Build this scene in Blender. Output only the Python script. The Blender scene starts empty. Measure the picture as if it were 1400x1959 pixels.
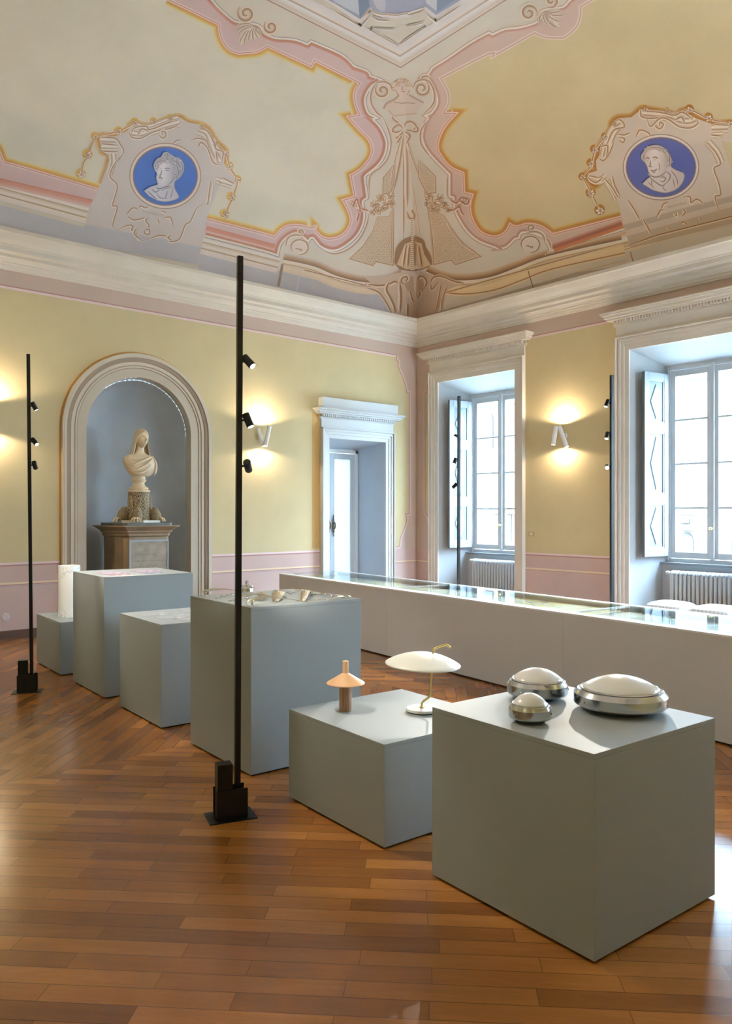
import bpy, bmesh, math, random
from mathutils import Vector, Matrix
from mathutils.geometry import delaunay_2d_cdt
random.seed(7)
PI = math.pi
SC = bpy.context.scene
C = SC.collection

# ------------------------------------------------------------------ camera
F_PX, CXP, CYP, EYE = 1506.0, 700.0, 979.5, 1.6
YAW = math.radians(40.8)
SY, CY = math.sin(YAW), math.cos(YAW)
cam_d = bpy.data.cameras.new('camera')
cam = bpy.data.objects.new('camera', cam_d); C.objects.link(cam)
cam.location = (0, 0, EYE); cam.rotation_euler = (PI/2, 0, -YAW)
cam_d.sensor_fit = 'HORIZONTAL'; cam_d.sensor_width = 36; cam_d.lens = 36*F_PX/1400
cam_d.clip_start = 0.05; cam_d.clip_end = 300
SC.camera = cam

# ------------------------------------------------------------------ world, exposure
EXPOSURE = 0.22
WORLD_STRENGTH = 1.0
W = bpy.data.worlds.new('overcast_sky'); SC.world = W; W.use_nodes = True
wn = W.node_tree; bg = wn.nodes['Background']
bg.inputs[1].default_value = WORLD_STRENGTH
# overcast sky: dim at the horizon, several times brighter overhead
_tc = wn.nodes.new('ShaderNodeTexCoord'); _sp = wn.nodes.new('ShaderNodeSeparateXYZ'); _rp = wn.nodes.new('ShaderNodeValToRGB')
wn.links.new(_tc.outputs['Generated'], _sp.inputs[0]); wn.links.new(_sp.outputs[2], _rp.inputs[0]); wn.links.new(_rp.outputs[0], bg.inputs[0])
SKY_LOW, SKY_HIGH = 27.0, 92.0
_e = _rp.color_ramp.elements
_e[0].position = .10; _e[0].color = (.56*SKY_LOW, .79*SKY_LOW, 1.0*SKY_LOW, 1)
_e[1].position = .5; _e[1].color = (.52*SKY_HIGH, .77*SKY_HIGH, 1.0*SKY_HIGH, 1)
SC.view_settings.view_transform = 'Standard'; SC.view_settings.look = 'None'
SC.view_settings.gamma = 1.0; SC.view_settings.exposure = EXPOSURE
SC.view_settings.use_curve_mapping = False
SC.cycles.use_denoising = True
SC.cycles.max_bounces = 12; SC.cycles.diffuse_bounces = 6
SC.cycles.sample_clamp_indirect = 8

# room numbers (metres)
X0, X1, Y0, Y1 = -0.5, 10.23, -0.5, 10.4          # wall planes
AX, AY, ZV, RV = 3.22, 2.95, 5.0, 2.4             # cove widths, spring height, rise
WIN = [(8.12, 9.85, 8.20, 9.60), (4.28, 6.064, 4.46, 5.83), (0.20, 2.45, 0.38, 2.22)]   # front y0,y1, rear y0,y1
WZ = 3.92; WZR = 3.72; XR = 10.81
WARM = (1.0, 0.82, 0.58)
DAY = (0.72, 0.86, 1.0)

# daylight comes in through the three windows: portals guide the sky light
def portal(y0, y1):
    l = bpy.data.lights.new('daylight_portal', 'AREA'); l.shape = 'RECTANGLE'
    l.size = y1-y0; l.size_y = 2.85
    l.cycles.is_portal = True
    o = bpy.data.objects.new('daylight_portal', l); C.objects.link(o)
    o.location = (XR+0.16, (y0+y1)/2, 2.3); o.rotation_euler = (PI/2, 0, PI/2)
for w in WIN: portal(w[2], w[3])
ADDED_WIN = [(8.4, 9.9)]      # window added in the unseen wall behind the camera for more daylight
for a, b in ADDED_WIN:
    l = bpy.data.lights.new('daylight_portal', 'AREA'); l.shape = 'RECTANGLE'; l.size = b-a; l.size_y = 2.9; l.cycles.is_portal = True
    o = bpy.data.objects.new('daylight_portal', l); C.objects.link(o); o.location = ((a+b)/2, Y0-.3, 2.35); o.rotation_euler = (PI/2, 0, PI)

# ------------------------------------------------------------------ materials
def s2l(c):
    return tuple((v/255/12.92 if v/255 <= .04045 else ((v/255+.055)/1.055)**2.4) for v in c)
MATS = {}
def mat(name, rgb=(200,200,200), rough=0.6, metal=0.0, mottle=0.0, mscale=3.0, bump=0.0, bscale=60.0, spec=0.5, coat=0.0):
    if name in MATS: return MATS[name]
    m = bpy.data.materials.new(name); m.use_nodes = True; MATS[name] = m
    nt = m.node_tree; b = nt.nodes['Principled BSDF']
    col = s2l(rgb)
    b.inputs['Base Color'].default_value = (*col, 1); b.inputs['Roughness'].default_value = rough
    b.inputs['Metallic'].default_value = metal
    b.inputs['Specular IOR Level'].default_value = spec
    if coat: b.inputs['Coat Weight'].default_value = coat
    if mottle or bump:
        tc = nt.nodes.new('ShaderNodeTexCoord')
    if mottle:
        n = nt.nodes.new('ShaderNodeTexNoise'); n.inputs['Scale'].default_value = mscale; n.inputs['Detail'].default_value = 6
        r = nt.nodes.new('ShaderNodeMapRange'); r.inputs[1].default_value = .3; r.inputs[2].default_value = .7
        r.inputs[3].default_value = 1-mottle; r.inputs[4].default_value = 1+mottle*.6
        mx = nt.nodes.new('ShaderNodeMix'); mx.data_type = 'RGBA'; mx.blend_type = 'MULTIPLY'; mx.inputs[0].default_value = 1
        nt.links.new(tc.outputs['Object'], n.inputs['Vector']); nt.links.new(n.outputs[0], r.inputs[0])
        mx.inputs[6].default_value = (*col, 1); nt.links.new(r.outputs[0], mx.inputs[7])
        nt.links.new(mx.outputs[2], b.inputs['Base Color'])
    if bump:
        n2 = nt.nodes.new('ShaderNodeTexNoise'); n2.inputs['Scale'].default_value = bscale; n2.inputs['Detail'].default_value = 4
        bp = nt.nodes.new('ShaderNodeBump'); bp.inputs['Strength'].default_value = bump; bp.inputs['Distance'].default_value = .02
        nt.links.new(tc.outputs['Object'], n2.inputs['Vector']); nt.links.new(n2.outputs[0], bp.inputs['Height'])
        nt.links.new(bp.outputs[0], b.inputs['Normal'])
    return m
def emis(name, rgb, k):
    if name in MATS: return MATS[name]
    m = bpy.data.materials.new(name); m.use_nodes = True; MATS[name] = m
    b = m.node_tree.nodes['Principled BSDF']
    b.inputs['Base Color'].default_value = (*rgb, 1)
    b.inputs['Emission Color'].default_value = (*rgb, 1); b.inputs['Emission Strength'].default_value = k
    return m
def fresco_mat():
    """paint: colour per vertex (the pigment), broken up by soft procedural mottling"""
    m = bpy.data.materials.new('fresco_paint'); m.use_nodes = True; nt = m.node_tree
    b = nt.nodes['Principled BSDF']; b.inputs['Roughness'].default_value = .85; b.inputs['Specular IOR Level'].default_value = .2
    at = nt.nodes.new('ShaderNodeVertexColor'); at.layer_name = 'paint'
    tc = nt.nodes.new('ShaderNodeTexCoord')
    n = nt.nodes.new('ShaderNodeTexNoise'); n.inputs['Scale'].default_value = 1.1; n.inputs['Detail'].default_value = 7; n.inputs['Roughness'].default_value = .6
    r = nt.nodes.new('ShaderNodeMapRange'); r.inputs[1].default_value = .32; r.inputs[2].default_value = .68; r.inputs[3].default_value = .93; r.inputs[4].default_value = 1.05
    mx = nt.nodes.new('ShaderNodeMix'); mx.data_type = 'RGBA'; mx.blend_type = 'MULTIPLY'; mx.inputs[0].default_value = 1
    nt.links.new(tc.outputs['Object'], n.inputs['Vector']); nt.links.new(n.outputs[0], r.inputs[0])
    nt.links.new(at.outputs[0], mx.inputs[6]); nt.links.new(r.outputs[0], mx.inputs[7]); nt.links.new(mx.outputs[2], b.inputs['Base Color'])
    return m
FRESCO = fresco_mat()
STUCCO = mat('cream_stucco', (214,205,194), .7, mottle=.06, mscale=2)
TRIMW = mat('grey_white_trim', (208,210,210), .5, mottle=.04, mscale=2)
WHITE = mat('plinth_paint', (152,158,160), .55, mottle=.03, mscale=1.5)

# ------------------------------------------------------------------ mesh helpers
class MB:
    def __init__(s): s.v=[]; s.f=[]
    def add(s, vs, fs):
        k=len(s.v); s.v+= [tuple(p) for p in vs]; s.f+=[tuple(i+k for i in f) for f in fs]
    def box(s, x0,y0,z0,x1,y1,z1, M=None):
        vs=[(x,y,z) for z in (z0,z1) for (x,y) in ((x0,y0),(x1,y0),(x1,y1),(x0,y1))]
        if M: vs=[M@Vector(p) for p in vs]
        s.add(vs, [(3,2,1,0),(4,5,6,7),(0,1,5,4),(1,2,6,5),(2,3,7,6),(3,0,4,7)])
    def lathe(s, prof, n=48, c=(0,0,0), M=None, sx=1, sy=1, fn=None):
        vs=[]
        for r,z in prof:
            for k in range(n):
                a=2*PI*k/n; p=Vector((c[0]+r*sx*math.cos(a), c[1]+r*sy*math.sin(a), c[2]+z))
                if fn: p=fn(p,a,r,z)
                vs.append(M@p if M else p)
        fs=[]; m=len(prof)
        for i in range(m-1):
            for k in range(n):
                fs.append((i*n+k, i*n+(k+1)%n, (i+1)*n+(k+1)%n, (i+1)*n+k))
        if prof[0][0]>1e-5: fs.append(tuple(range(n-1,-1,-1)))
        if prof[-1][0]>1e-5: fs.append(tuple((m-1)*n+k for k in range(n)))
        s.add(vs,fs)
    def loft(s, secs, n=32, caps=True):
        """secs: list of closed rings (each n points)"""
        n=len(secs[0]); vs=[p for r in secs for p in r]; fs=[]
        for i in range(len(secs)-1):
            for k in range(n): fs.append((i*n+k, i*n+(k+1)%n, (i+1)*n+(k+1)%n, (i+1)*n+k))
        if caps: fs.append(tuple(range(n-1,-1,-1))); fs.append(tuple((len(secs)-1)*n+k for k in range(n)))
        s.add(vs,fs)
    def tube(s, pts, r, n=10, flat=1.0):
        pts=[Vector(p) for p in pts]; rs = r if isinstance(r,(list,tuple)) else [r]*len(pts)
        up=Vector((0,0,1)); secs=[]; prev=None
        for i,p in enumerate(pts):
            t=(pts[min(i+1,len(pts)-1)]-pts[max(i-1,0)]).normalized()
            if prev is None:
                a=up if abs(t.z)<.95 else Vector((1,0,0)); u=t.cross(a).normalized()
            else: u=(prev-t*prev.dot(t)).normalized()
            prev=u; w=t.cross(u)
            secs.append([p+(u*math.cos(2*PI*k/n)+w*flat*math.sin(2*PI*k/n))*rs[i] for k in range(n)])
        s.loft(secs,n)
    def extr(s, path, prof_fn): pass
    def build(s, name, m, parent=None, smooth=False, bevel=0, sharp=38):
        me=bpy.data.meshes.new(name); me.from_pydata(s.v,[],s.f); me.update()
        bm=bmesh.new(); bm.from_mesh(me); bmesh.ops.recalc_face_normals(bm, faces=bm.faces); bm.to_mesh(me); bm.free()
        if m: me.materials.append(m)
        if smooth:
            for p in me.polygons: p.use_smooth=True
            try: me.set_sharp_from_angle(angle=math.radians(sharp))
            except Exception: pass
        o=bpy.data.objects.new(name, me); C.objects.link(o)
        if parent: o.parent=parent
        if bevel:
            b=o.modifiers.new('soft_edges','BEVEL'); b.width=bevel; b.segments=2; b.limit_method='ANGLE'
        return o
def empty(name, loc=(0,0,0), rz=0, rot=None):
    o=bpy.data.objects.new(name,None); C.objects.link(o); o.location=loc
    o.rotation_euler = rot if rot else (0,0,rz); return o
def tag(o, label=None, cat=None, group=None, kind=None):
    if label: o['label']=label
    if cat: o['category']=cat
    if group: o['group']=group
    if kind: o['kind']=kind
    return o
def copy_tree(o, parent=None):
    c=o.copy(); C.objects.link(c)
    if parent: c.parent=parent
    for ch in list(o.children): copy_tree(ch,c)
    return c
def struct(o): o['kind']='structure'; return o
def in_poly(p, poly):
    x,y=p; c=False; j=len(poly)-1
    for i in range(len(poly)):
        xi,yi=poly[i]; xj,yj=poly[j]
        if (yi>y)!=(yj>y) and x<(xj-xi)*(y-yi)/(yj-yi)+xi: c=not c
        j=i
    return c
def resample(pts, step, closed=True):
    out=[]; n=len(pts)
    for i in range(n if closed else n-1):
        a=pts[i]; b=pts[(i+1)%n]; L=math.hypot(b[0]-a[0],b[1]-a[1]); k=max(1,int(L/step))
        for j in range(k): out.append((a[0]+(b[0]-a[0])*j/k, a[1]+(b[1]-a[1])*j/k))
    if not closed: out.append(pts[-1])
    return out
def tess(outer, holes=(), step=None, estep=None):
    """triangulate a 2D outline (with holes), optional inner grid"""
    vs=[]; es=[]
    loops=[outer]+list(holes)
    for lp in loops:
        lp=[p for i,p in enumerate(lp) if math.hypot(p[0]-lp[i-1][0],p[1]-lp[i-1][1])>1e-6]
        if estep: lp=resample(lp,estep)
        k=len(vs); vs+= [Vector(p) for p in lp]; es+=[(k+i,k+(i+1)%len(lp)) for i in range(len(lp))]
    if step:
        xs=[v.x for v in vs]; ys=[v.y for v in vs]
        x=min(xs)+step/2; row=0
        while x<max(xs):
            y=min(ys)+step*(.5 if row%2 else .9)
            while y<max(ys):
                if in_poly((x,y),outer) and not any(in_poly((x,y),h) for h in holes): vs.append(Vector((x,y)))
                y+=step
            x+=step; row+=1
    r=delaunay_2d_cdt(vs,es,[],0,1e-7)
    V=[(p.x,p.y) for p in r[0]]; T=[]
    for f in r[2]:
        cx=sum(V[i][0] for i in f)/len(f); cy=sum(V[i][1] for i in f)/len(f)
        if in_poly((cx,cy),outer) and not any(in_poly((cx,cy),h) for h in holes): T.append(tuple(f))
    return V,T
def smooth_path(pts, k=5, closed=False):
    """Catmull-Rom through the points; a point written twice stays a sharp corner"""
    segs=[]; cur=[pts[0]]
    for i in range(1,len(pts)):
        if pts[i]==pts[i-1]: segs.append(cur); cur=[pts[i]]
        else: cur.append(pts[i])
    segs.append(cur); out=[]
    for s in segs:
        if len(s)<3: q=list(s)
        else:
            q=[]
            for i in range(len(s)-1):
                p0=s[max(i-1,0)];p1=s[i];p2=s[i+1];p3=s[min(i+2,len(s)-1)]
                for j in range(k):
                    t=j/k
                    q.append(tuple(.5*((2*p1[d])+(-p0[d]+p2[d])*t+(2*p0[d]-5*p1[d]+4*p2[d]-p3[d])*t*t+(-p0[d]+3*p1[d]-3*p2[d]+p3[d])*t**3) for d in (0,1)))
            q.append(s[-1])
        if out and out[-1]==q[0]: q=q[1:]
        out+=q
    return out

# ------------------------------------------------------------------ surfaces of the room (sight lines met with the real surfaces)
def ray(px,py):
    r=(px-CXP)/F_PX; u=-(py-CYP)/F_PX
    return (SY+r*CY, CY-r*SY, u)
def proj(x,y,z):
    Z=SY*x+CY*y; r=CY*x-SY*y
    return (CXP+F_PX*r/Z, CYP-F_PX*(z-EYE)/Z)
def vault_m(x,y): return min((X1-x)/AX,(Y1-y)/AY)
def vault_z(m):
    m=min(max(m,0),1); return ZV+RV*math.sqrt(max(0,1-(1-m)**2))
def vault_hit(px,py,lay=0):
    d=ray(px,py)
    def g(t):
        x,y=d[0]*t,d[1]*t
        if x>=X1 or y>=Y1: return 1
        return EYE+d[2]*t-vault_z(vault_m(x,y))
    a=2.0; b=a
    while g(b)<0: a=b; b+=.25
    for _ in range(30):
        m=(a+b)/2
        if g(m)<0: a=m
        else: b=m
    x,y,z=d[0]*a,d[1]*a,EYE+d[2]*a
    if lay:
        mx,my=(X1-x)/AX,(Y1-y)/AY; m=min(mx,my)
        if m>=1: n=Vector((0,0,-1))
        else:
            dz=RV*(1-m)/math.sqrt(max(1e-6,1-(1-m)**2))   # dz/dm
            n=Vector((-dz/AX*-1*-1,0,-1)) if mx<my else Vector((0,-dz/AY,-1))
            n.normalize()
        e=.0009*lay
        x,y,z=x+n.x*e,y+n.y*e,z+n.z*e
    return (x,y,z)
def back_hit(px,py,lay=0):
    y=Y1-.0015*lay; d=ray(px,py); t=y/d[1]; return (d[0]*t,y,EYE+d[2]*t)
def right_hit(px,py,lay=0):
    x=X1-.0015*lay; d=ray(px,py); t=x/d[0]; return (x,d[1]*t,EYE+d[2]*t)
MXA, MYA = 4.93, 5.325
def mir_back(p):
    h=vault_hit(*p); return proj(2*MXA-h[0],h[1],h[2])
def mir_right(p):
    h=vault_hit(*p); return proj(h[0],2*MYA-h[1],h[2])

def mix(a,b,t): return tuple(x+(y-x)*t for x,y in zip(a,b))
def pig(c):
    r,g,b=s2l(c); return (min(.86,r*PIG[0]),min(.86,g*PIG[1]),min(.86,b*PIG[2]))
PIG=(1.15,1.09,1.22)
class Painter:
    def __init__(s, hit): s.h=hit; s.v=[]; s.f=[]; s.c=[]; s.n=0
    def nx(s,lay): s.n+=1; return lay+.05*(s.n%17)
    def poly(s, pts, col, lay, step=14, holes=(), grad=None):
        V,T=tess(pts,holes,min(step,10),min(step,10)); lay=s.nx(lay)
        k=len(s.v)
        for p in V:
            s.v.append(s.h(p[0],p[1],lay)); s.c.append(pig(grad(p) if grad else col))
        s.f+=[tuple(i+k for i in t) for t in T]
    def ribbon(s, path, prof, lay, closed=False, step=8, taper=0):
        """prof: [(offset, rgb), ...] across the path; positive offset = right-hand side of travel (image coordinates)"""
        P=resample(path,step,closed); n=len(P); nrm=[]; lay=s.nx(lay)
        for i in range(n):
            if closed: a,b,c=P[i-1],P[i],P[(i+1)%n]
            else: a,b,c=P[max(i-1,0)],P[i],P[min(i+1,n-1)]
            d1=(b[0]-a[0],b[1]-a[1]); d2=(c[0]-b[0],c[1]-b[1])
            l1=math.hypot(*d1) or 1; l2=math.hypot(*d2) or 1
            if i==0 and not closed: d1=d2; l1=l2
            if i==n-1 and not closed: d2=d1; l2=l1
            n1=(-d1[1]/l1,d1[0]/l1); n2=(-d2[1]/l2,d2[0]/l2)
            m=(n1[0]+n2[0],n1[1]+n2[1]); lm=math.hypot(*m) or 1e-6; m=(m[0]/lm,m[1]/lm)
            q=max(.45,m[0]*n1[0]+m[1]*n1[1]); nrm.append((m[0]/q,m[1]/q))
        k=len(s.v); w=len(prof)
        for i,(p,m) in enumerate(zip(P,nrm)):
            tp=1 if not taper else min(1,.25+min(i,n-1-i)/max(1,n*taper))
            for o,c in prof:
                s.v.append(s.h(p[0]+m[0]*o*tp,p[1]+m[1]*o*tp,lay)); s.c.append(pig(c))
        for i in range(n if closed else n-1):
            for j in range(w-1):
                a=k+i*w+j; b=k+((i+1)%n)*w+j
                s.f.append((a,a+1,b+1,b))
    def line(s, path, w, col, lay, closed=False, step=6): s.ribbon(path,[(-w/2,col),(w/2,col)],lay,closed,step)
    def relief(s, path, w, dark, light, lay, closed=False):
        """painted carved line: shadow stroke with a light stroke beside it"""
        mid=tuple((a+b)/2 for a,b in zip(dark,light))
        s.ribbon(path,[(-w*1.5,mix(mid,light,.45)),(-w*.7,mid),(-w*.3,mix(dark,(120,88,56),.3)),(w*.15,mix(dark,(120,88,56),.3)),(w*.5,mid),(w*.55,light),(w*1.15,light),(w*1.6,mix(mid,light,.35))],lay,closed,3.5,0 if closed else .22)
    def build(s, name, parent):
        me=bpy.data.meshes.new(name); me.from_pydata(s.v,[],s.f); me.update()
        ca=me.color_attributes.new('paint','FLOAT_COLOR','POINT')
        flat=[]
        for c in s.c: flat+= [c[0],c[1],c[2],1.0]
        ca.data.foreach_set('color',flat)
        me.materials.append(FRESCO)
        for p in me.polygons: p.use_smooth=False
        o=bpy.data.objects.new(name,me); C.objects.link(o); o.parent=parent
        return o

# ================================================================== SETTING
# ---- floor: oak parquet laid in concentric diamonds about the room's centre
def floor_mat():
    m=bpy.data.materials.new('oak_parquet'); m.use_nodes=True; nt=m.node_tree; N=nt.nodes; L=nt.links
    b=N['Principled BSDF']
    def math_(op,a=None,bb=None):
        n=N.new('ShaderNodeMath'); n.operation=op
        for i,v in enumerate((a,bb)):
            if v is None: continue
            if isinstance(v,(int,float)): n.inputs[i].default_value=v
            else: L.new(v,n.inputs[i])
        return n.outputs[0]
    g=N.new('ShaderNodeNewGeometry'); sp=N.new('ShaderNodeSeparateXYZ'); L.new(g.outputs['Position'],sp.inputs[0])
    u=math_('ABSOLUTE',math_('SUBTRACT',sp.outputs[0],4.9)); v=math_('ABSOLUTE',math_('SUBTRACT',sp.outputs[1],4.9))
    a=math_('MULTIPLY',math_('ADD',u,v),.70711); bb=math_('MULTIPLY',math_('SUBTRACT',u,v),.70711)
    PW,PL=.0945,.64
    ra=math_('DIVIDE',a,PW); row=math_('FLOOR',ra); fa=math_('FRACT',ra)
    wn1=N.new('ShaderNodeTexWhiteNoise'); wn1.noise_dimensions='1D'; L.new(row,wn1.inputs['W'])
    off=math_('ADD',math_('MULTIPLY',math_('MODULO',row,2.0),.5),math_('MULTIPLY',wn1.outputs[0],.16))
    cb=math_('ADD',math_('ADD',math_('DIVIDE',bb,PL),off),40.0); col=math_('FLOOR',cb); fb=math_('FRACT',cb)
    cmb=N.new('ShaderNodeCombineXYZ'); L.new(row,cmb.inputs[0]); L.new(col,cmb.inputs[1])
    qx=math_('GREATER_THAN',sp.outputs[0],4.9); qy=math_('GREATER_THAN',sp.outputs[1],4.9)
    L.new(math_('ADD',qx,math_('MULTIPLY',qy,2.0)),cmb.inputs[2])
    wn2=N.new('ShaderNodeTexWhiteNoise'); wn2.noise_dimensions='3D'; L.new(cmb.outputs[0],wn2.inputs['Vector'])
    ramp=N.new('ShaderNodeValToRGB'); e=ramp.color_ramp.elements
    e[0].position=0; e[0].color=(*s2l((128,78,34)),1); e[1].position=1; e[1].color=(*s2l((172,113,55)),1)
    x=ramp.color_ramp.elements.new(.5); x.color=(*s2l((151,95,43)),1)
    L.new(wn2.outputs[0],ramp.inputs[0])
    # grain, stretched along each plank
    gv=N.new('ShaderNodeCombineXYZ'); L.new(math_('MULTIPLY',a,26.0),gv.inputs[0]); L.new(math_('MULTIPLY',bb,2.6),gv.inputs[1]); L.new(math_('MULTIPLY',wn2.outputs[0],37.0),gv.inputs[2])
    ns=N.new('ShaderNodeTexNoise'); ns.inputs['Scale'].default_value=1.0; ns.inputs['Detail'].default_value=7; ns.inputs['Distortion'].default_value=.7; L.new(gv.outputs[0],ns.inputs['Vector'])
    gr=N.new('ShaderNodeMapRange'); gr.inputs[1].default_value=.3; gr.inputs[2].default_value=.7; gr.inputs[3].default_value=.90; gr.inputs[4].default_value=1.06; L.new(ns.outputs[0],gr.inputs[0])
    gv2=N.new('ShaderNodeCombineXYZ'); L.new(math_('MULTIPLY',a,150.0),gv2.inputs[0]); L.new(math_('MULTIPLY',bb,9.0),gv2.inputs[1]); L.new(math_('MULTIPLY',wn2.outputs[0],91.0),gv2.inputs[2])
    ns2=N.new('ShaderNodeTexNoise'); ns2.inputs['Detail'].default_value=3; ns2.inputs['Scale'].default_value=1.0; ns2.inputs['Distortion'].default_value=2.0; L.new(gv2.outputs[0],ns2.inputs['Vector'])
    gr2=N.new('ShaderNodeMapRange'); gr2.inputs[1].default_value=.35; gr2.inputs[2].default_value=.65; gr2.inputs[3].default_value=.93; gr2.inputs[4].default_value=1.04; L.new(ns2.outputs[0],gr2.inputs[0])
    # gaps between planks
    ea=math_('MINIMUM',fa,math_('SUBTRACT',1.0,fa)); eb=math_('MINIMUM',fb,math_('SUBTRACT',1.0,fb))
    ga=math_('LESS_THAN',ea,.02); gb=math_('LESS_THAN',math_('MULTIPLY',eb,PL/PW),.014); gap=math_('MAXIMUM',ga,gb)
    k=math_('MULTIPLY',math_('MULTIPLY',gr.outputs[0],gr2.outputs[0]),math_('SUBTRACT',1.0,math_('MULTIPLY',gap,.55)))
    mx=N.new('ShaderNodeMix'); mx.data_type='RGBA'; mx.blend_type='MULTIPLY'; mx.inputs[0].default_value=1
    L.new(ramp.outputs[0],mx.inputs[6]); L.new(k,mx.inputs[7]); L.new(mx.outputs[2],b.inputs['Base Color'])
    rr=N.new('ShaderNodeMapRange'); rr.inputs[3].default_value=.15; rr.inputs[4].default_value=.27; L.new(ns.outputs[0],rr.inputs[0]); L.new(rr.outputs[0],b.inputs['Roughness'])
    bp=N.new('ShaderNodeBump'); bp.inputs['Strength'].default_value=.12; bp.inputs['Distance'].default_value=.003
    hgt=math_('ADD',math_('SUBTRACT',math_('MULTIPLY',gr.outputs[0],.3),gap),math_('MULTIPLY',wn2.outputs[0],.5)); L.new(hgt,bp.inputs['Height']); L.new(bp.outputs[0],b.inputs['Normal'])
    b.inputs['Specular IOR Level'].default_value=.5
    return m
mb=MB(); mb.box(X0-.1,Y0-.1,-.1,XR+.3,Y1+.9,0); struct(mb.build('floor',floor_mat()))

# ---- walls as plates with real openings
PINK=(196,172,158); PINKM=mat('pink_limewash',PINK,.8,mottle=.06,mscale=1.3)
YEL=(193,180,134)
YELM=mat('yellow_limewash',YEL,.8,mottle=.06,mscale=1.1)
def plate(name, outer, holes, to3, m, step=None):
    V,T=tess(outer,holes,step,step)
    mb=MB(); mb.add([to3(*p) for p in V],T); return struct(mb.build(name,m))
NC, NZ, NR = 4.82, 2.705, .775       # niche centre, spring, radius
arch=[(NC-NR,0.0001),(NC-NR,NZ)]+[(NC-NR*math.cos(PI*k/32),NZ+NR*math.sin(PI*k/32)) for k in range(1,32)]+[(NC+NR,NZ),(NC+NR,0.0001)]
DX0,DX1,DZ=8.144,9.42,2.838
door_h=[(DX0,.0001),(DX0,DZ),(DX1,DZ),(DX1,.0001)]
wall_back=plate('wall_back',[(X0,0),(X0,5.1),(X1,5.1),(X1,0)],[arch,door_h],lambda a,z:(a,Y1,z),PINKM)
whs=[[(w[0],.0001),(w[0],WZ),(w[1],WZ),(w[1],.0001)] for w in WIN]
wall_right=plate('wall_right',[(Y0,0),(Y0,5.1),(Y1,5.1),(Y1,0)],whs,lambda a,z:(X1,a,z),PINKM)
wall_left=plate('wall_left',[(Y0,0),(Y0,5.1),(Y1,5.1),(Y1,0)],[],lambda a,z:(X0,a,z),YELM)
wall_front=plate('wall_front',[(X0,0),(X0,5.1),(X1,5.1),(X1,0)],[[(a,.9),(a,3.8),(b,3.8),(b,.9)] for a,b in ADDED_WIN],lambda a,z:(a,Y0,z),YELM)

# ---- ceiling: coved vault on four sides with a flat centre
VBASE=mat('vault_plaster',(220,208,195),.85,mottle=.06,mscale=1.2)
mb=MB(); NS=44; NU=60
def vm(x0,y0,x1,y1,side):
    vs=[]
    for i in range(NS+1):
        th=(PI/2)*i/NS; m=1-math.cos(th); z=ZV+RV*math.sin(th)
        a0=X0+AX*m; a1=X1-AX*m; b0=Y0+AY*m; b1=Y1-AY*m
        for k in range(NU+1):
            t=k/NU
            if side=='B': p=(a0+(a1-a0)*t,b1,z)
            if side=='F': p=(a0+(a1-a0)*t,b0,z)
            if side=='R': p=(a1,b0+(b1-b0)*t,z)
            if side=='L': p=(a0,b0+(b1-b0)*t,z)
            vs.append(p)
    fs=[(i*(NU+1)+k,i*(NU+1)+k+1,(i+1)*(NU+1)+k+1,(i+1)*(NU+1)+k) for i in range(NS) for k in range(NU)]
    mb.add(vs,fs)
for sd in 'BFRL': vm(0,0,0,0,sd)
zt=ZV+RV
mb.add([(X0+AX,Y0+AY,zt),(X1-AX,Y0+AY,zt),(X1-AX,Y1-AY,zt),(X0+AX,Y1-AY,zt)],[(0,1,2,3)])
ceiling=struct(mb.build('ceiling',VBASE))
for p in ceiling.data.polygons: p.use_smooth=False

# ---- cornice all round (profile: inset, height)
CPROF=[(0,4.63),(.03,4.632),(.035,4.655),(.05,4.66),(.055,4.69),(.075,4.70),(.075,4.715),(.10,4.745),(.15,4.755),(.15,4.79),(.20,4.80),(.215,4.81),(.215,4.865),(.235,4.875),(.235,4.885),(.25,4.90),(.285,4.93),(.32,4.975),(.33,4.99),(.345,4.995),(.36,5.0),(.36,5.045),(.35,5.055),(.0,5.06)]
mb=MB(); vs=[]
for ins,z in CPROF: vs+=[(X0+ins,Y0+ins,z),(X1-ins,Y0+ins,z),(X1-ins,Y1-ins,z),(X0+ins,Y1-ins,z)]
fs=[(i*4+k,i*4+(k+1)%4,(i+1)*4+(k+1)%4,(i+1)*4+k) for i in range(len(CPROF)-1) for k in range(4)]
mb.add(vs,fs); struct(mb.build('trim_1',STUCCO))

# ---- baseboards
BB=mat('dark_wood_baseboard',(92,58,36),.45,mottle=.2,mscale=6)
BG=mat('grey_stone_strip',(96,88,78),.6)
def base(name, runs, axis):
    mb=MB()
    for a,b in runs:
        if axis=='B': mb.box(a,Y1-.022,.035,b,Y1-.001,.115); mb.box(a,Y1-.03,.0,b,Y1-.001,.035)
        if axis=='R': mb.box(X1-.022,a,.035,X1-.001,b,.115); mb.box(X1-.03,a,0,X1-.001,b,.035)
        if axis=='L': mb.box(X0+.001,a,.0,X0+.022,b,.115)
        if axis=='F': mb.box(a,Y0+.001,.0,b,Y0+.022,.115)
    struct(mb.build(name,BB))
base('baseboard_back',[(X0,3.69),(5.93,7.96),(9.61,X1)],'B')
base('baseboard_right',[(Y0,-.02),(2.67,4.05),(6.3,7.88),(10.1,Y1)],'R')
base('baseboard_left',[(Y0,Y1)],'L'); base('baseboard_front',[(X0,X1)],'F')

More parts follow.
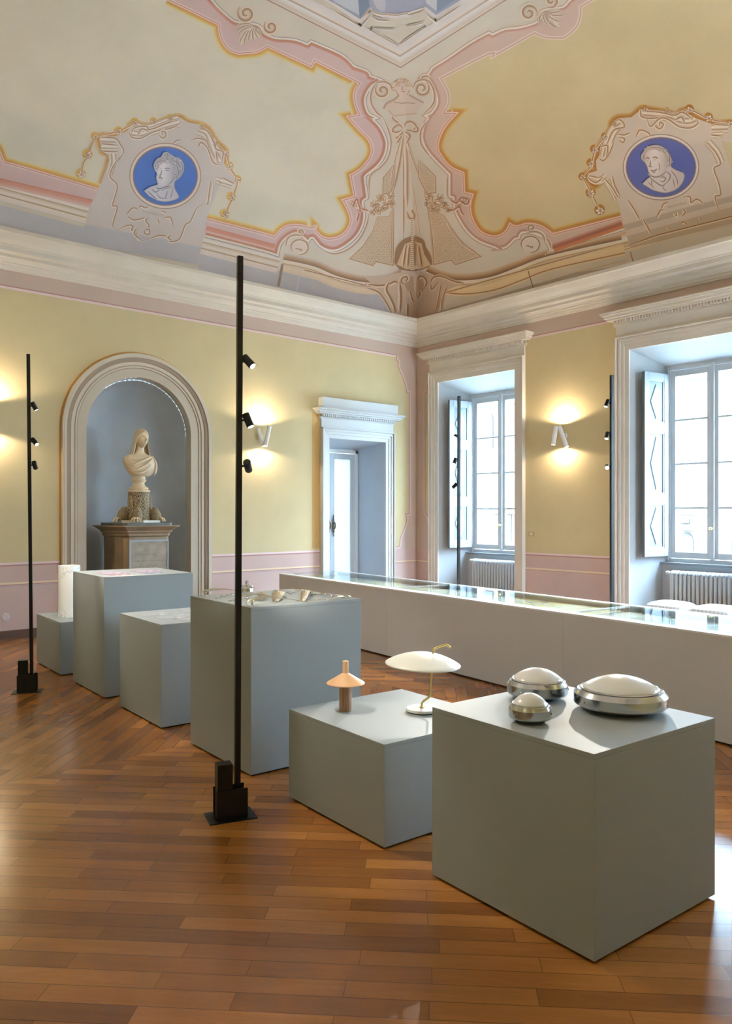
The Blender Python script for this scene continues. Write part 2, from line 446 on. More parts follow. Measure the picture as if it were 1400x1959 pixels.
# ---- niche: soffit band, curved recess with half dome
GREYP=mat('grey_blue_niche_plaster',(192,198,204),.85,mottle=.14,mscale=1.6)
JAMB=mat('beige_painted_stone',(196,182,162),.7,mottle=.06,mscale=2)
mb=MB()
ap=[(NC-NR,0),(NC-NR,NZ)]+[(NC-NR*math.cos(PI*k/40),NZ+NR*math.sin(PI*k/40)) for k in range(1,40)]+[(NC+NR,NZ),(NC+NR,0)]
n=len(ap); D1=.13
mb.add([(x,Y1-.001,z) for x,z in ap]+[(x,Y1+D1,z) for x,z in ap],[(k,k+1,n+k+1,n+k) for k in range(n-1)])
niche=struct(mb.build('wall_niche',JAMB))
mb=MB(); RI=NR-.02; vs=[]; nk=32
zs=[0,.7,1.4,2.0,NZ]
for z in zs: vs+=[(NC-RI*math.cos(PI*k/nk),Y1+D1+.75*math.sin(PI*k/nk),z) for k in range(nk+1)]
for j in range(1,17):
    ph=PI/2*j/16; r=math.cos(ph); vs+=[(NC-RI*r*math.cos(PI*k/nk),Y1+D1+.75*r*math.sin(PI*k/nk),NZ+RI*math.sin(ph)) for k in range(nk+1)]
rows=len(zs)+16
mb.add(vs,[(i*(nk+1)+k,i*(nk+1)+k+1,(i+1)*(nk+1)+k+1,(i+1)*(nk+1)+k) for i in range(rows-1) for k in range(nk)])
# thin flat lip between soffit and recess
lip=[(NC-RI,0),(NC-RI,NZ)]+[(NC-RI*math.cos(PI*k/40),NZ+RI*math.sin(PI*k/40)) for k in range(1,40)]+[(NC+RI,NZ),(NC+RI,0)]
mb.add([(x,Y1+D1,z) for x,z in ap]+[(x,Y1+D1,z) for x,z in lip],[(k,k+1,n+k+1,n+k) for k in range(n-1)])
mb.build('niche_recess',GREYP,niche,smooth=True)
# moulded arch surround: concentric bands with slight real relief
def arch_band(name, r0, r1, d, m):
    mb=MB(); K=48; secs=[]
    path=[(1,0.0)]  # parameter: (side, t)
    pts=[(-1,0.0)]
    seq=[('L',0),('L',NZ)]+[('A',PI*k/K) for k in range(1,K)]+[('R',NZ),('R',0)]
    c0=4.812
    for kd,t in seq:
        ring=[]
        for r,dd in ((r0,0),(r0,d),(r1,d),(r1,0)):
            if kd=='L': x,z=c0-r,t
            elif kd=='R': x,z=c0+r,t
            else: x,z=c0-r*math.cos(t),NZ+r*math.sin(t)
            ring.append((x,Y1-dd,z))
        secs.append(ring)
    mb.loft(secs,4); return mb.build(name,m,niche)
B1_=mat('surround_cream',(206,192,172),.7,mottle=.05,mscale=2); B2_=mat('surround_tan',(170,148,124),.75); B3_=mat('surround_line',(150,122,96),.75); B4_=mat('surround_ochre',(190,140,70),.8)
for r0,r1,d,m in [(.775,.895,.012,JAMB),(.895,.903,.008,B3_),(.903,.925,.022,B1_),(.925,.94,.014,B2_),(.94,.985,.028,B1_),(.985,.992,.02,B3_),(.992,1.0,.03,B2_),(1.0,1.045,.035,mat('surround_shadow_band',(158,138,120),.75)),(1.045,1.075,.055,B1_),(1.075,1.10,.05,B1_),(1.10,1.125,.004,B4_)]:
    arch_band('arch_moulding',r0,r1,d,m)

# ---- casings with frieze, dentils and cornice: door and windows share the builder
def casing(parent, T, a0, a1, ztop, cw, fr0, fr1, cz, over, m, zb=0.0, side_clip=None):
    """T maps (a along wall, d out of wall, z). opening a0..a1, casing width cw; frieze top fr1; cornice top cz"""
    def bx(mb,a,b,d0,d1,z0,z1):
        vs=[T(x,d,z) for z in (z0,z1) for (x,d) in ((a,d0),(b,d0),(b,d1),(a,d1))]
        mb.add(vs,[(3,2,1,0),(4,5,6,7),(0,1,5,4),(1,2,6,5),(2,3,7,6),(3,0,4,7)])
    mb=MB()
    # architrave: three stepped fasciae mitred as nested U shapes
    steps=[(0,.36,.03),(.36,.62,.045),(.62,.80,.06),(.80,.9,.05),(.9,1.0,.085)]
    for f0,f1,d in steps:
        p=cw*f0; q=cw*f1
        bx(mb,a0-q,a0-p,0,d,zb,ztop+q); bx(mb,a1+p,a1+q,0,d,zb,ztop+q); bx(mb,a0-p,a1+p,0,d,ztop+p,ztop+q)
    mb.build('architrave',m,parent,bevel=.004)
    e=cw*1.0
    mb=MB(); bx(mb,a0-e+.0,a1+e,0,.035,ztop+cw,fr1); mb.build('frieze',m,parent)
    # cornice: stepped prisms growing outward
    mb=MB(); h=cz-fr1
    lv=[(0,.10,.05),(.10,.16,.07),(.16,.42,.035),(.42,.50,.15),(.50,.56,.15),(.56,.72,.185),(.72,.78,.195),(.78,.90,.225),(.90,1.0,.25)]
    sc=over/.25
    for f0,f1,d in lv:
        d2=d*sc; bx(mb,a0-e-d2*.8,a1+e+d2*.8,0,d2,fr1+h*f0,fr1+h*f1)
    mb.build('cornice',m,parent,bevel=.006)
    mb=MB(); w0=a0-e-.01; w1=a1+e+.01; sp=.044; k=int((w1-w0)/sp); z0=fr1+h*.17; z1=fr1+h*.40
    for i in range(k):
        x=w0+(i+.25)*sp; bx(mb,x,x+.026,.05,.125*sc,z0,z1)
    dn=mb.build('dentil_course',m,parent)
TB=lambda a,d,z:(a,Y1-d,z)
TR=lambda a,d,z:(X1-d,a,z)

# ---- door
GB=mat('grey_blue_paint',(176,184,194),.55,mottle=.04,mscale=2)
door=struct(empty('door_1',(8.78,Y1,0)))
def P2(o,parent):
    o.parent=parent; o.matrix_parent_inverse=Matrix.Translation(-Vector(parent.location)); return o
E0=empty('door_surround'); E0.parent=door; E0.location=(-8.78,-Y1,0)
casing(E0,TB,DX0,DX1,DZ,.175,0,3.16,3.32,.20,TRIMW)
mb=MB(); mb.box(7.93,Y1-.13,3.32,9.62,Y1-.001,3.50); mb.build('cap_block',TRIMW,E0,bevel=.004)
mb=MB()
yb=Y1+.62; rx0,rx1,rz=8.20,9.30,2.72
f=[(DX0,Y1-.002,0),(DX0,Y1-.002,DZ),(DX1,Y1-.002,DZ),(DX1,Y1-.002,0)]; r=[(rx0-.12,yb+.1,0),(rx0-.12,yb+.1,rz),(rx1,yb+.1,rz),(rx1,yb+.1,0)]
mb.add(f+r,[(0,1,5,4),(1,2,6,5),(2,3,7,6)]); mb.build('reveal',GB,E0)
FROST=bpy.data.materials.new('frosted_glass'); FROST.use_nodes=True; nt=FROST.node_tree
for nn in list(nt.nodes):
    if nn.type!='OUTPUT_MATERIAL': nt.nodes.remove(nn)
tr=nt.nodes.new('ShaderNodeBsdfTranslucent'); tr.inputs[0].default_value=(.2,.2,.195,1)
df=nt.nodes.new('ShaderNodeBsdfGlossy'); df.inputs['Roughness'].default_value=.35; df.inputs[0].default_value=(.8,.85,.85,1)
mxs=nt.nodes.new('ShaderNodeMixShader'); mxs.inputs[0].default_value=.12
nt.links.new(tr.outputs[0],mxs.inputs[1]); nt.links.new(df.outputs[0],mxs.inputs[2]); nt.links.new(mxs.outputs[0],nt.nodes['Material Output'].inputs[0])
mb=MB(); mb.box(rx0-.12,yb-.02,0,rx0-.06,yb+.07,rz); mb.box(rx1-.06,yb-.02,0,rx1,yb+.07,rz); mb.box(rx0-.12,yb-.02,rz-.06,rx1,yb+.07,rz)
mb.build('door_frame',TRIMW,E0,bevel=.004)
def leaf(x0,x1,hx):
    mb=MB(); s_=.09
    mb.box(x0,yb,0.01,x0+s_,yb+.045,rz-.065); mb.box(x1-s_,yb,.01,x1,yb+.045,rz-.065); mb.box(x0+s_,yb,rz-.165,x1-s_,yb+.045,rz-.065); mb.box(x0+s_,yb,.01,x1-s_,yb+.045,.3)
    lf=mb.build('door_leaf',mat('door_paint',(186,192,198),.5),E0,bevel=.004)
    mb=MB(); mb.box(x0+s_,yb+.018,.3,x1-s_,yb+.024,rz-.165); mb.build('frosted_pane',FROST,lf)
    mb=MB(); z0=1.16
    prof=[(0,0),(.012,.005),(.009,.02),(.017,.03),(.008,.05),(.014,.07),(.02,.1),(.024,.15),(.026,.19),(.024,.24),(.02,.29),(.012,.32),(.016,.335),(.008,.36),(.015,.375),(.006,.39),(0,.4)]
    mb.lathe(prof,12,(hx,yb-.02,z0),sy=.6); mb.tube([(hx,yb-.015,1.30),(hx,yb-.06,1.31),(hx,yb-.075,1.36),(hx,yb-.06,1.41),(hx,yb-.015,1.42)],.009,8)
    mb.build('handle',mat('dark_bronze',(96,84,70),.4,.8),lf,smooth=True)
leaf(rx0-.055,8.675,8.625); leaf(8.68,rx1-.065,8.735)

# ---- windows
WF=mat('pale_blue_window_paint',(200,206,210),.5)
WFW=mat('white_shutter_paint',(132,138,144),.5)
WFB=mat('shutter_panel_blue',(92,102,110),.55)
GLASS=bpy.data.materials.new('window_glass'); GLASS.use_nodes=True; nt=GLASS.node_tree
for nn in list(nt.nodes):
    if nn.type!='OUTPUT_MATERIAL': nt.nodes.remove(nn)
g1=nt.nodes.new('ShaderNodeBsdfTransparent'); g1.inputs[0].default_value=(.97,.98,.985,1)
g2=nt.nodes.new('ShaderNodeBsdfGlossy'); g2.inputs['Roughness'].default_value=.02
fr=nt.nodes.new('ShaderNodeFresnel'); fr.inputs[0].default_value=1.4; mxs=nt.nodes.new('ShaderNodeMixShader')
ge=nt.nodes.new('ShaderNodeNewGeometry'); mu=nt.nodes.new('ShaderNodeMath'); mu.operation='SUBTRACT'; mu.use_clamp=True
nt.links.new(fr.outputs[0],mu.inputs[0]); nt.links.new(ge.outputs['Backfacing'],mu.inputs[1]); nt.links.new(mu.outputs[0],mxs.inputs[0]); nt.links.new(g1.outputs[0],mxs.inputs[1]); nt.links.new(g2.outputs[0],mxs.inputs[2]); nt.links.new(mxs.outputs[0],nt.nodes['Material Output'].inputs[0])
BRASS=mat('brass',(232,208,134),.28,1.0)
REV=mat('white_reveal_plaster',(178,182,186),.7,mottle=.06,mscale=2)
def radiator(name, y0, y1, x, parent=None):
    pass
ZS, ZC0, ZC1 = .875, .93, 3.70
for wi,(a0,a1,b0,b1) in enumerate(WIN):
    w=struct(empty('window_%d'%(wi+1)))
    casing(w,TR,a0,a1,WZ,.20,0,4.28,4.47,.22,STUCCO)
    mb=MB(); e=X1-.002
    f=[(e,a0,0),(e,a0,WZ),(e,a1,WZ),(e,a1,0)]; r=[(XR,b0,0),(XR,b0,WZR),(XR,b1,WZR),(XR,b1,0)]
    mb.add(f+r,[(0,1,5,4),(1,2,6,5),(2,3,7,6)])
    mb.box(XR-.06,b0-.08,0,XR+.09,b1+.08,ZS-.036)
    mb.build('reveal',REV,w)
    mb=MB(); mb.box(XR-.10,b0-.05,ZS-.035,XR+.02,b1+.05,ZS); mb.build('sill',WFW,w,bevel=.004)
    # fixed frame
    mb=MB(); t=.065
    mb.box(XR-.005,b0-.02,ZS,XR+.09,b0+t,WZR+.02); mb.box(XR-.005,b1-t,ZS,XR+.09,b1+.02,WZR+.02); mb.box(XR-.005,b0+t,WZR-.07,XR+.09,b1-t,WZR+.02); mb.box(XR-.005,b0+t,ZS,XR+.09,b1-t,ZC0)
    mb.box(XR-.02,b0+.03,ZS,XR-.003,b0+.045,WZR-.03); mb.box(XR-.02,b1-.045,ZS,XR-.003,b1-.03,WZR-.03)
    mb.build('fixed_frame',WF,w,bevel=.003)
    mid=(b0+b1)/2
    for (c0,c1) in ((b0+t+.004,mid-.012),(mid+.012,b1-t-.004)):
        mb=MB(); s_=.07; z0,z1=ZC0+.006,WZR-.076; xa,xb=XR+.01,XR+.06
        mb.box(xa,c0,z0,xb,c0+s_,z1); mb.box(xa,c1-s_,z0,xb,c1,z1); mb.box(xa,c0+s_,z0,xb,c1-s_,z0+.09); mb.box(xa,c0+s_,z1-.09,xb,c1-s_,z1)
        g0,g1_=z0+.09,z1-.09; h=(g1_-g0)/4
        for k in (1,2,3): mb.box(xa+.005,c0+s_,g0+k*h-.015,xb-.005,c1-s_,g0+k*h+.015)
        cs=mb.build('casement',WF,w,bevel=.003)
        mb=MB(); mb.box(XR+.033,c0+s_,g0,XR+.037,c1-s_,g1_); mb.build('glass_pane',GLASS,cs)
    mb=MB(); mb.box(XR-.02,mid-.03,ZC0-.01,XR+.03,mid+.03,WZR-.055); mb.lathe([(.03,0),(.03,.02),(0,.022)],12,(XR-.0,mid,WZR-.06)); mb.build('meeting_stile',WF,w,bevel=.006)
    mb=MB(); mb.lathe([(0,0),(.02,.005),(.022,.03),(.016,.04),(.02,.05),(.012,.06),(0,.062)],16,M=Matrix.Translation((XR-.02,mid,1.37))@Matrix.Rotation(-PI/2,4,'Y')); mb.build('window_knob',BRASS,w,smooth=True)
    # folded panelled shutters lying against both splayed reveals
    for sgn in (1,-1):
        if sgn>0: hy,fy=b1+.0,a1-.035
        else: hy,fy=b0,a0+.035
        p0=Vector((XR-.03,hy-.035*sgn,0)); p1=Vector((XR-.03-.49,hy+(.09)*sgn-.035*sgn,0)) 
        d=(p1-p0).normalized(); nrm=Vector((-d.y,d.x,0)); 
        if nrm.y*sgn>0: nrm=-nrm
        Lw=(p1-p0).length
        M=Matrix(((d.x,nrm.x,0,p0.x),(d.y,nrm.y,0,p0.y),(0,0,1,0),(0,0,0,1)))
        z0,z1=.96,3.60; H=z1-z0
        mb=MB(); mb.box(0,-.03,z0,Lw,.0,z1,M)
        rails=[z0,z0+.10,z0+.10+.66,z0+.10+.66+.12,z0+.88+.98,z0+.88+1.10,z1-.10,z1]
        mb2=MB()
        fr_=.085
        mb2.box(0,0,z0,fr_,.018,z1,M); mb2.box(Lw-fr_,0,z0,Lw,.018,z1,M)
        pan=[(z0+.12,z0+.76),(z0+.90,z0+1.78),(z0+1.92,z1-.11)]
        prev=z0
        for q0,q1 in pan:
            mb2.box(fr_,0,prev,Lw-fr_,.018,q0,M); prev=q1
        mb2.box(fr_,0,prev,Lw-fr_,.018,z1,M)
        sh=mb2.build('shutter',WFW,w,bevel=.004)
        mb.build('shutter_back_board',WFB,sh)
        mb3=MB()
        for q0,q1 in pan:
            x0_,x1_=fr_,Lw-fr_; b_=.018
            for (u0,v0,u1,v1) in ((x0_,q0,x0_+b_,q1),(x1_-b_,q0,x1_,q1),(x0_,q0,x1_,q0+b_),(x0_,q1-b_,x1_,q1)):
                mb3.box(u0,0,v0,u1,.012,v1,M)
        mb3.build('panel_bead',WFW,sh)
        for q0,q1 in pan:
            mb3=MB(); cx=Lw/2; cz=(q0+q1)/2; hw=(Lw-2*fr_)/2-.045; hh=(q1-q0)/2-.05
            a=[(cx,q1-.05),(cx+hw,cz),(cx,q0+.05),(cx-hw,cz)]
            vs=[M@Vector((x,.001,z)) for x,z in a]+[M@Vector((cx+(x-cx)*.93,.012,cz+(z-cz)*.93)) for x,z in a]
            mb3.add(vs,[(0,1,5,4),(1,2,6,5),(2,3,7,6),(3,0,4,7),(4,5,6,7),(3,2,1,0)]); mb3.build('diamond_panel',WFW,sh)
        mb3=MB()
        for hz in (1.3,2.3,3.3): mb3.lathe([(.008,0),(.008,.09),(0,.1)],8,(p0.x+.015,p0.y,hz))
        mb3.build('hinge',WF,sh)

for wi,(a,b) in enumerate(ADDED_WIN):  # unseen window, added to brighten the room
    w=struct(empty('window_%d'%(wi+4)))
    mb=MB(); z0,z1=.9,3.8; y=Y0; d=-.28
    mb.add([(a,y,z0),(b,y,z0),(b,y,z1),(a,y,z1),(a,y+d,z0),(b,y+d,z0),(b,y+d,z1),(a,y+d,z1)],[(0,1,5,4),(1,2,6,5),(2,3,7,6),(3,0,4,7)]); mb.build('reveal',REV,w)
    mb=MB(); t=.06; mb.box(a,y+d,z0,a+t,y+d+.05,z1); mb.box(b-t,y+d,z0,b,y+d+.05,z1); mb.box(a+t,y+d,z0,b-t,y+d+.05,z0+t); mb.box(a+t,y+d,z1-t,b-t,y+d+.05,z1); mb.box((a+b)/2-.05,y+d,z0+t,(a+b)/2+.05,y+d+.05,z1-t)
    mb.build('fixed_frame',WF,w); mb=MB(); mb.box(a+t,y+d+.02,z0+t,b-t,y+d+.024,z1-t); mb.build('glass_pane',GLASS,w)

# ---- buildings across the square, seen through the panes
FAC=mat('pale_facade',(66,56,49),.9,mottle=.05,mscale=.3); FACD=mat('facade_opening',(38,37,35),.8)
fa=empty('facing_building',(64,20,-6)); tag(fa,'pale arcaded building across the square seen through the panes','building')
def at62(px,py,x=64): 
    d=ray(px,py); t=x/d[0]; return (d[1]*t,EYE+d[2]*t)
mb=MB(); mb.box(64,24,-7,70,90,13); mb.box(63.7,24,1.4,64,90,1.75); mb.box(63.6,24,12.7,64,90,13.2)
P2(mb.build('facade',FAC),fa)
def arch_open(px0,px1,ptop,pbot):
    y1_,z1_=at62(px0,ptop); y0_,_=at62(px1,ptop); _,z0_=at62((px0+px1)/2,pbot); r=(y1_-y0_)/2; yc=(y0_+y1_)/2; zc_=z1_-r
    pts=[(yc-r,z0_),(yc-r,zc_)]+[(yc-r*math.cos(PI*k/16),zc_+r*math.sin(PI*k/16)) for k in range(1,16)]+[(yc+r,zc_),(yc+r,z0_)]
    n=len(pts); mb=MB(); mb.add([(63.95,y,z) for y,z in pts]+[(63.8,y,z) for y,z in pts],[tuple(range(n)),tuple(range(2*n-1,n-1,-1))]+[(k,(k+1)%n,n+(k+1)%n,n+k) for k in range(n)])
    P2(mb.build('arched_opening',FACD),fa)
arch_open(928,944,791,858); arch_open(978,994,791,858); arch_open(1301,1327,1020,1056); arch_open(1347,1374,1022,1056); arch_open(1377,1401,1024,1056); 
def rect_open(px0,px1,p0,p1):
    y1_,z1_=at62(px0,p0); y0_,_=at62(px1,p0); _,z0_=at62(px1,p1); mb=MB(); mb.box(63.85,y0_,z0_,63.97,y1_,z1_); P2(mb.build('window_opening',FACD),fa)
rect_open(947,955,985,1035); rect_open(970,979,985,1035); rect_open(1302,1320,993,1001)
mb=MB(); y1_,z1_=at62(1301,1006); y0_,_=at62(1331,1006); mb.box(62.9,y0_,z1_-.3,64,y1_,z1_); P2(mb.build('balcony',FAC),fa)
mb=MB(); mb.box(11.6,-60,-7.2,64,120,-7); tag(mb.build('ground_outside',mat('pale_paving',(200,198,190),.9)),kind='structure')

# ================================================================== PAINTED WALLS
LINE=(168,130,116); LPINK=(214,196,188); CREAML=(216,200,160); DADO=(190,167,150); YL=YEL; PINKD=(184,152,136)
def quad_w(P, hitw, x0,z0,x1,z1,col,lay,wall):
    def H(a,z):
        return (a,Y1-.0015*lay,z) if wall=='B' else (X1-.0015*lay,a,z)
    k=len(P.v); P.v+=[H(x0,z0),H(x1,z0),H(x1,z1),H(x0,z1)]; P.c+=[pig(col)]*4; P.f.append((k,k+1,k+2,k+3))
# back wall
PB=Painter(back_hit)
fc=[(758.7,680.8),(758.7,690),(762,691.6),(761.5,700),(764.7,709.6),(771.9,726.4),(776.7,743),(778,751.5),(778,751.5),(782.7,751.5),(782.7,751.5),(783,983),(783,983),(775.5,983),(775.5,983),(778,995),(772,1014),(766,1028.6),(763.5,1045),(755,1045.4)]
edge=smooth_path(fc,4)
wpts=[(back_hit(*p)[0],back_hit(*p)[2]) for p in edge]
zt_,zd=4.425,.925
outer=[(X0,zt_)]+wpts+[(9.64,1.2),(9.64,zd),(X0,zd)]
hole1=[(NC-1.12,zd+.0001),(NC-1.12,NZ)]+[(NC-1.12*math.cos(PI*k/32),NZ+1.12*math.sin(PI*k/32)) for k in range(1,32)]+[(NC+1.12,NZ),(NC+1.12,zd+.0001)]
hole2=[(DX0-.17,zd+.0001),(DX0-.17,3.2),(DX1+.17,3.2),(DX1+.17,zd+.0001)]
V,T=tess(outer,[hole1,hole2])
k=len(PB.v); PB.v+=[(a,Y1-.0015,z) for a,z in V]; PB.c+=[pig(YL)]*len(V); PB.f+=[tuple(i+k for i in t) for t in T]
for a,b in ((X0,NC-1.125),(NC+1.125,7.965),(9.6,X1)):
    quad_w(PB,0,a,.115,b,.925,DADO,1,'B')
    if a<9: quad_w(PB,0,a,.918,b,.936,LINE,2,'B'); quad_w(PB,0,a,.936,b,.965,LPINK,2,'B')
    quad_w(PB,0,a,.69,b,.715,CREAML,2,'B'); quad_w(PB,0,a,.68,b,.69,LINE,2,'B'); quad_w(PB,0,a,.66,b,.672,(176,158,150),2,'B')
quad_w(PB,0,X0,4.425,9.70,4.44,LINE,2,'B'); quad_w(PB,0,X0,4.395,9.69,4.425,LPINK,2,'B')
for seg in (edge,):
    PB.ribbon(seg,[(-3.6,(204,178,160)),(-.6,(208,184,166)),(-.5,LINE),(.7,LINE)],3,step=5)
# painted ochre cast edge beside the door casing
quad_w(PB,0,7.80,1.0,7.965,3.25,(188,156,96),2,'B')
PB.build('painted_field',wall_back)
# window wall
PR=Painter(right_hit)
def fieldR(y0,y1,z0,z1): quad_w(PR,0,y0,z0,y1,z1,YL,1,'R')
fieldR(6.265,7.92,.925,4.40); fieldR(2.66,4.08,.925,4.40)
ed=[(820.5,721.6),(817.5,736),(816.3,751.5),(816.3,751.5),(812.7,751.5),(812.7,751.5),(813,983),(813,983),(817.5,984),(817.5,984),(820.6,1007)]
ed=smooth_path(ed,3); w_=[(right_hit(*p)[1],right_hit(*p)[2]) for p in ed]
o2=w_+[(10.05,w_[-1][1]),(10.05,w_[0][1])]
V,T=tess(o2); k=len(PR.v); PR.v+=[(X1-.0015,a,z) for a,z in V]; PR.c+=[pig((192,176,130))]*len(V); PR.f+=[tuple(i+k for i in t) for t in T]
PR.ribbon(ed,[(-.6,LINE),(.6,LINE),(.7,(208,184,166)),(2.6,(208,184,166))],3,step=5)
for a,b in ((6.265,7.92),(2.66,4.08),(10.06,Y1)):
    quad_w(PR,0,a,.115,b,.925,DADO,1,'R')
    if a<10:
        quad_w(PR,0,a,.905,b,.922,LINE,2,'R'); quad_w(PR,0,a,.922,b,.95,LPINK,2,'R'); quad_w(PR,0,a,4.40,b,4.415,LINE,2,'R'); quad_w(PR,0,a,4.37,b,4.40,LPINK,2,'R')
    quad_w(PR,0,a,.685,b,.71,CREAML,2,'R'); quad_w(PR,0,a,.675,b,.685,(168,150,132),2,'R')
PR.build('painted_field',wall_right)

# ================================================================== PAINTED VAULT
P=Painter(vault_hit)
CR=(205,197,182); CRR=(205,190,165)          # cream stone colour
YLV=(210,206,182); YRV=(201,185,140)  # one yellow paint; right copy tinted warmer for the light on that side
OCH=(186,142,72); PK=(200,176,166); PKL=(216,196,184); DRED=(176,118,96); BRN=(150,120,88); HL=(226,219,203); DGR=(112,102,92)
def c3(L): return [(600+x/3.917,120+y/3.917) for x,y in L]
def c5(L): return [(500+x/5.385,380+y/5.385) for x,y in L]
def c6(L): return [(840+x/3.889,380+y/3.889) for x,y in L]
def zt(L): return [(x/2,y/2) for x,y in L]
def zr(L): return [(700+x/2,y/2) for x,y in L]
def f3(L): return [(640+x/5.385,y/5.385) for x,y in L]
def f2(L): return [(400+x/4.667,y/4.667) for x,y in L]
def f4(L): return [(900+x/4.667,y/4.667) for x,y in L]
def S(L,k=4): return smooth_path(L,k)
# ---- yellow field edge, left (from the far side through the corner to the tablet)
L1=S(zt([(640,0),(640,0),(835,95),(835,95),(838,130),(855,170),(880,195),(910,207),(910,207),(940,205),(985,200),(1025,180),(1025,180),(1193,258),(1193,258),(1205,235),(1205,235)])
 +c3([(335,155),(335,155),(305,200),(296,260),(310,330),(335,385),(335,385),(245,400),(245,400),(330,500),(400,570),(430,640),(415,710),(350,790),(270,840),(270,840),(300,1000),(300,1000),(210,1025),(210,1025),(250,1100),(272,1180),(240,1260),(170,1305),(90,1310),(30,1270),(5,1218)])
 +c5([(545,275),(545,275),(515,290),(515,290),(480,282),(380,265),(280,270),(200,310),(130,385),(130,385),(0,345)])+[(395,417.5)],3)
L2=S(f2([(-100,-120),(-40,-60),(20,0),(70,60),(150,135),(230,195),(330,205),(440,230),(480,290),(520,318),(600,345),(700,350),(790,365),(878,400),(878,400),(910,372),(910,372),(1180,490)])
 +c3([(300,28),(300,28),(370,52),(408,72),(420,100),(420,100),(505,130),(505,130),(440,160),(400,210),(378,270),(385,330),(410,385),(465,412),(465,412),(430,418),(430,418),(490,480),(530,560),(540,620),(520,700),(470,770),(390,835),(375,860),(375,860),(395,1010),(395,1010),(360,1040),(372,1110),(365,1200),(320,1290),(250,1355),(180,1395),(120,1400),(50,1370),(0,1310)])
 +c5([(500,400),(500,400),(478,432),(478,432),(430,385),(350,345),(250,395),(185,475),(160,575),(160,575),(0,525)])+[(393,450)],3)
R1=S(zr([(930,-28),(870,0),(822,28),(822,28),(824,55),(810,100),(775,135),(755,147),(755,147),(700,147),(665,138),(645,128),(645,128),(478,222),(478,222),(470,208),(290,300),(290,300),(315,345),(320,390),(305,428),(305,428),(352,430),(352,430),(300,490),(276,560),(300,610),(330,640),(375,660),(375,660),(378,735),(378,735),(410,742),(410,742),(400,790),(410,840),(440,885),(490,903),(530,888),(550,853),(550,853),(575,864),(620,853),(670,863),(715,893),(715,893),(975,827)]),3)
R2=S(f4([(1000,-60),(890,0),(830,60),(700,78),(625,110),(600,190),(520,225),(420,248),(300,262),(195,310),(195,310),(165,290),(165,290),(0,380)])
 +f3([(1150,610),(1020,690),(985,735),(960,765),(900,790)])+c3([(840,100),(890,160),(925,250),(925,310),(885,375),(838,396),(838,396),(862,408),(862,408),(830,470),(815,560),(850,650),(925,740),(1020,835),(1020,835),(1020,1000),(1020,1000),(1050,1010),(1055,1080),(1080,1150),(1150,1260),(1240,1335),(1370,1385)])
 +c6([(430,372),(500,357),(560,300),(590,292),(590,292),(615,250),(700,255),(790,300),(830,385),(830,385),(1370,225)])+[(1196,434)],3)
def panel_polys(E,mir,extra):
    return E+[mir(p) for p in reversed(E) ]
mL1=[mir_back(p) for p in L1[::-1]]; mL2=[mir_back(p) for p in L2[::-1]]
mR1=[mir_right(p) for p in R1[::-1]]; mR2=[mir_right(p) for p in R2[::-1]]
# keep mirrored edges clear of the traced bracket at the top
def half(m,f): return [p for p in m if f(p)]
axisx_top=proj(MXA,Y1-AY*.77,vault_z(.77))
Lm1=[p for p in mL1 if p[0]<300]; Lm2=[p for p in mL2 if p[0]<330]
P.poly(L2+Lm2,PK,1,step=16)
P.poly(L1+Lm1,YLV,2,step=16)
Rm1=[p for p in mR1 if p[0]>1172]; Rm2=[p for p in mR2 if p[0]>1172]
P.poly(R2+Rm2,(200,176,156),1,step=16)
P.poly(R1+Rm1,YRV,2,step=16)
# moulded edges (pigment profiles)
pY=[(12,YLV),(9,mix(YLV,(205,180,80),.35)),(6,mix(YLV,(196,160,70),.8)),(3.5,OCH),(1,(190,140,92)),(.9,(222,190,172)),(-1.6,(220,192,176)),(-1.7,(150,104,92)),(-2.6,(150,104,92)),(-2.7,PKL),(-5.5,PKL)]
P.ribbon(L1,pY,3); 
pYR=[(12,YRV),(9,mix(YRV,(200,160,60),.35)),(6,mix(YRV,(186,130,50),.75)),(3.5,(182,128,66)),(1,(190,140,92)),(.9,(222,192,168)),(-1.6,(222,192,168)),(-1.7,(160,110,92)),(-2.6,(160,110,92)),(-2.7,(214,186,166)),(-5,(214,186,166))]
ri=next(i for i,p in enumerate(R1) if p[1]>208)
pYR0=[(-o,c) for o,c in [(3,YRV),(2,(214,196,160)),(0,(220,200,180)),(-.8,(186,156,140)),(-2.2,(190,160,146)),(-3.2,(222,202,184)),(-5,(222,202,184))]]
P.ribbon(R1[ri:],[(-o,c) for o,c in pYR],3); P.ribbon(R1[:ri+1],pYR0,3)
P.ribbon(L2,[(7,(196,164,150)),(4,DRED),(2,(168,124,96)),(.4,(176,150,118)),(.3,HL),(-3.2,HL),(-3.3,DGR),(-4.2,DGR),(-4.3,CR),(-6,CR)],4)
P.ribbon(R2[ri:] if False else R2,[(-6,(196,164,146)),(-3,(178,132,106)),(-1,(196,170,140)),(-.8,HL),(2.4,HL),(2.5,(164,136,106)),(3.6,(164,136,106)),(3.7,CRR),(5.5,CRR)],4)
for m_ in (Lm1,): P.ribbon(m_,pY,3)
for m_ in (Lm2,): P.ribbon(m_,[(7,(196,164,150)),(4,DRED),(2,(168,124,96)),(.4,(176,150,118)),(.3,HL),(-3.2,HL),(-3.3,CR),(-6,CR)],4)
P.ribbon(Rm1,[(-o,c) for o,c in pYR],3)
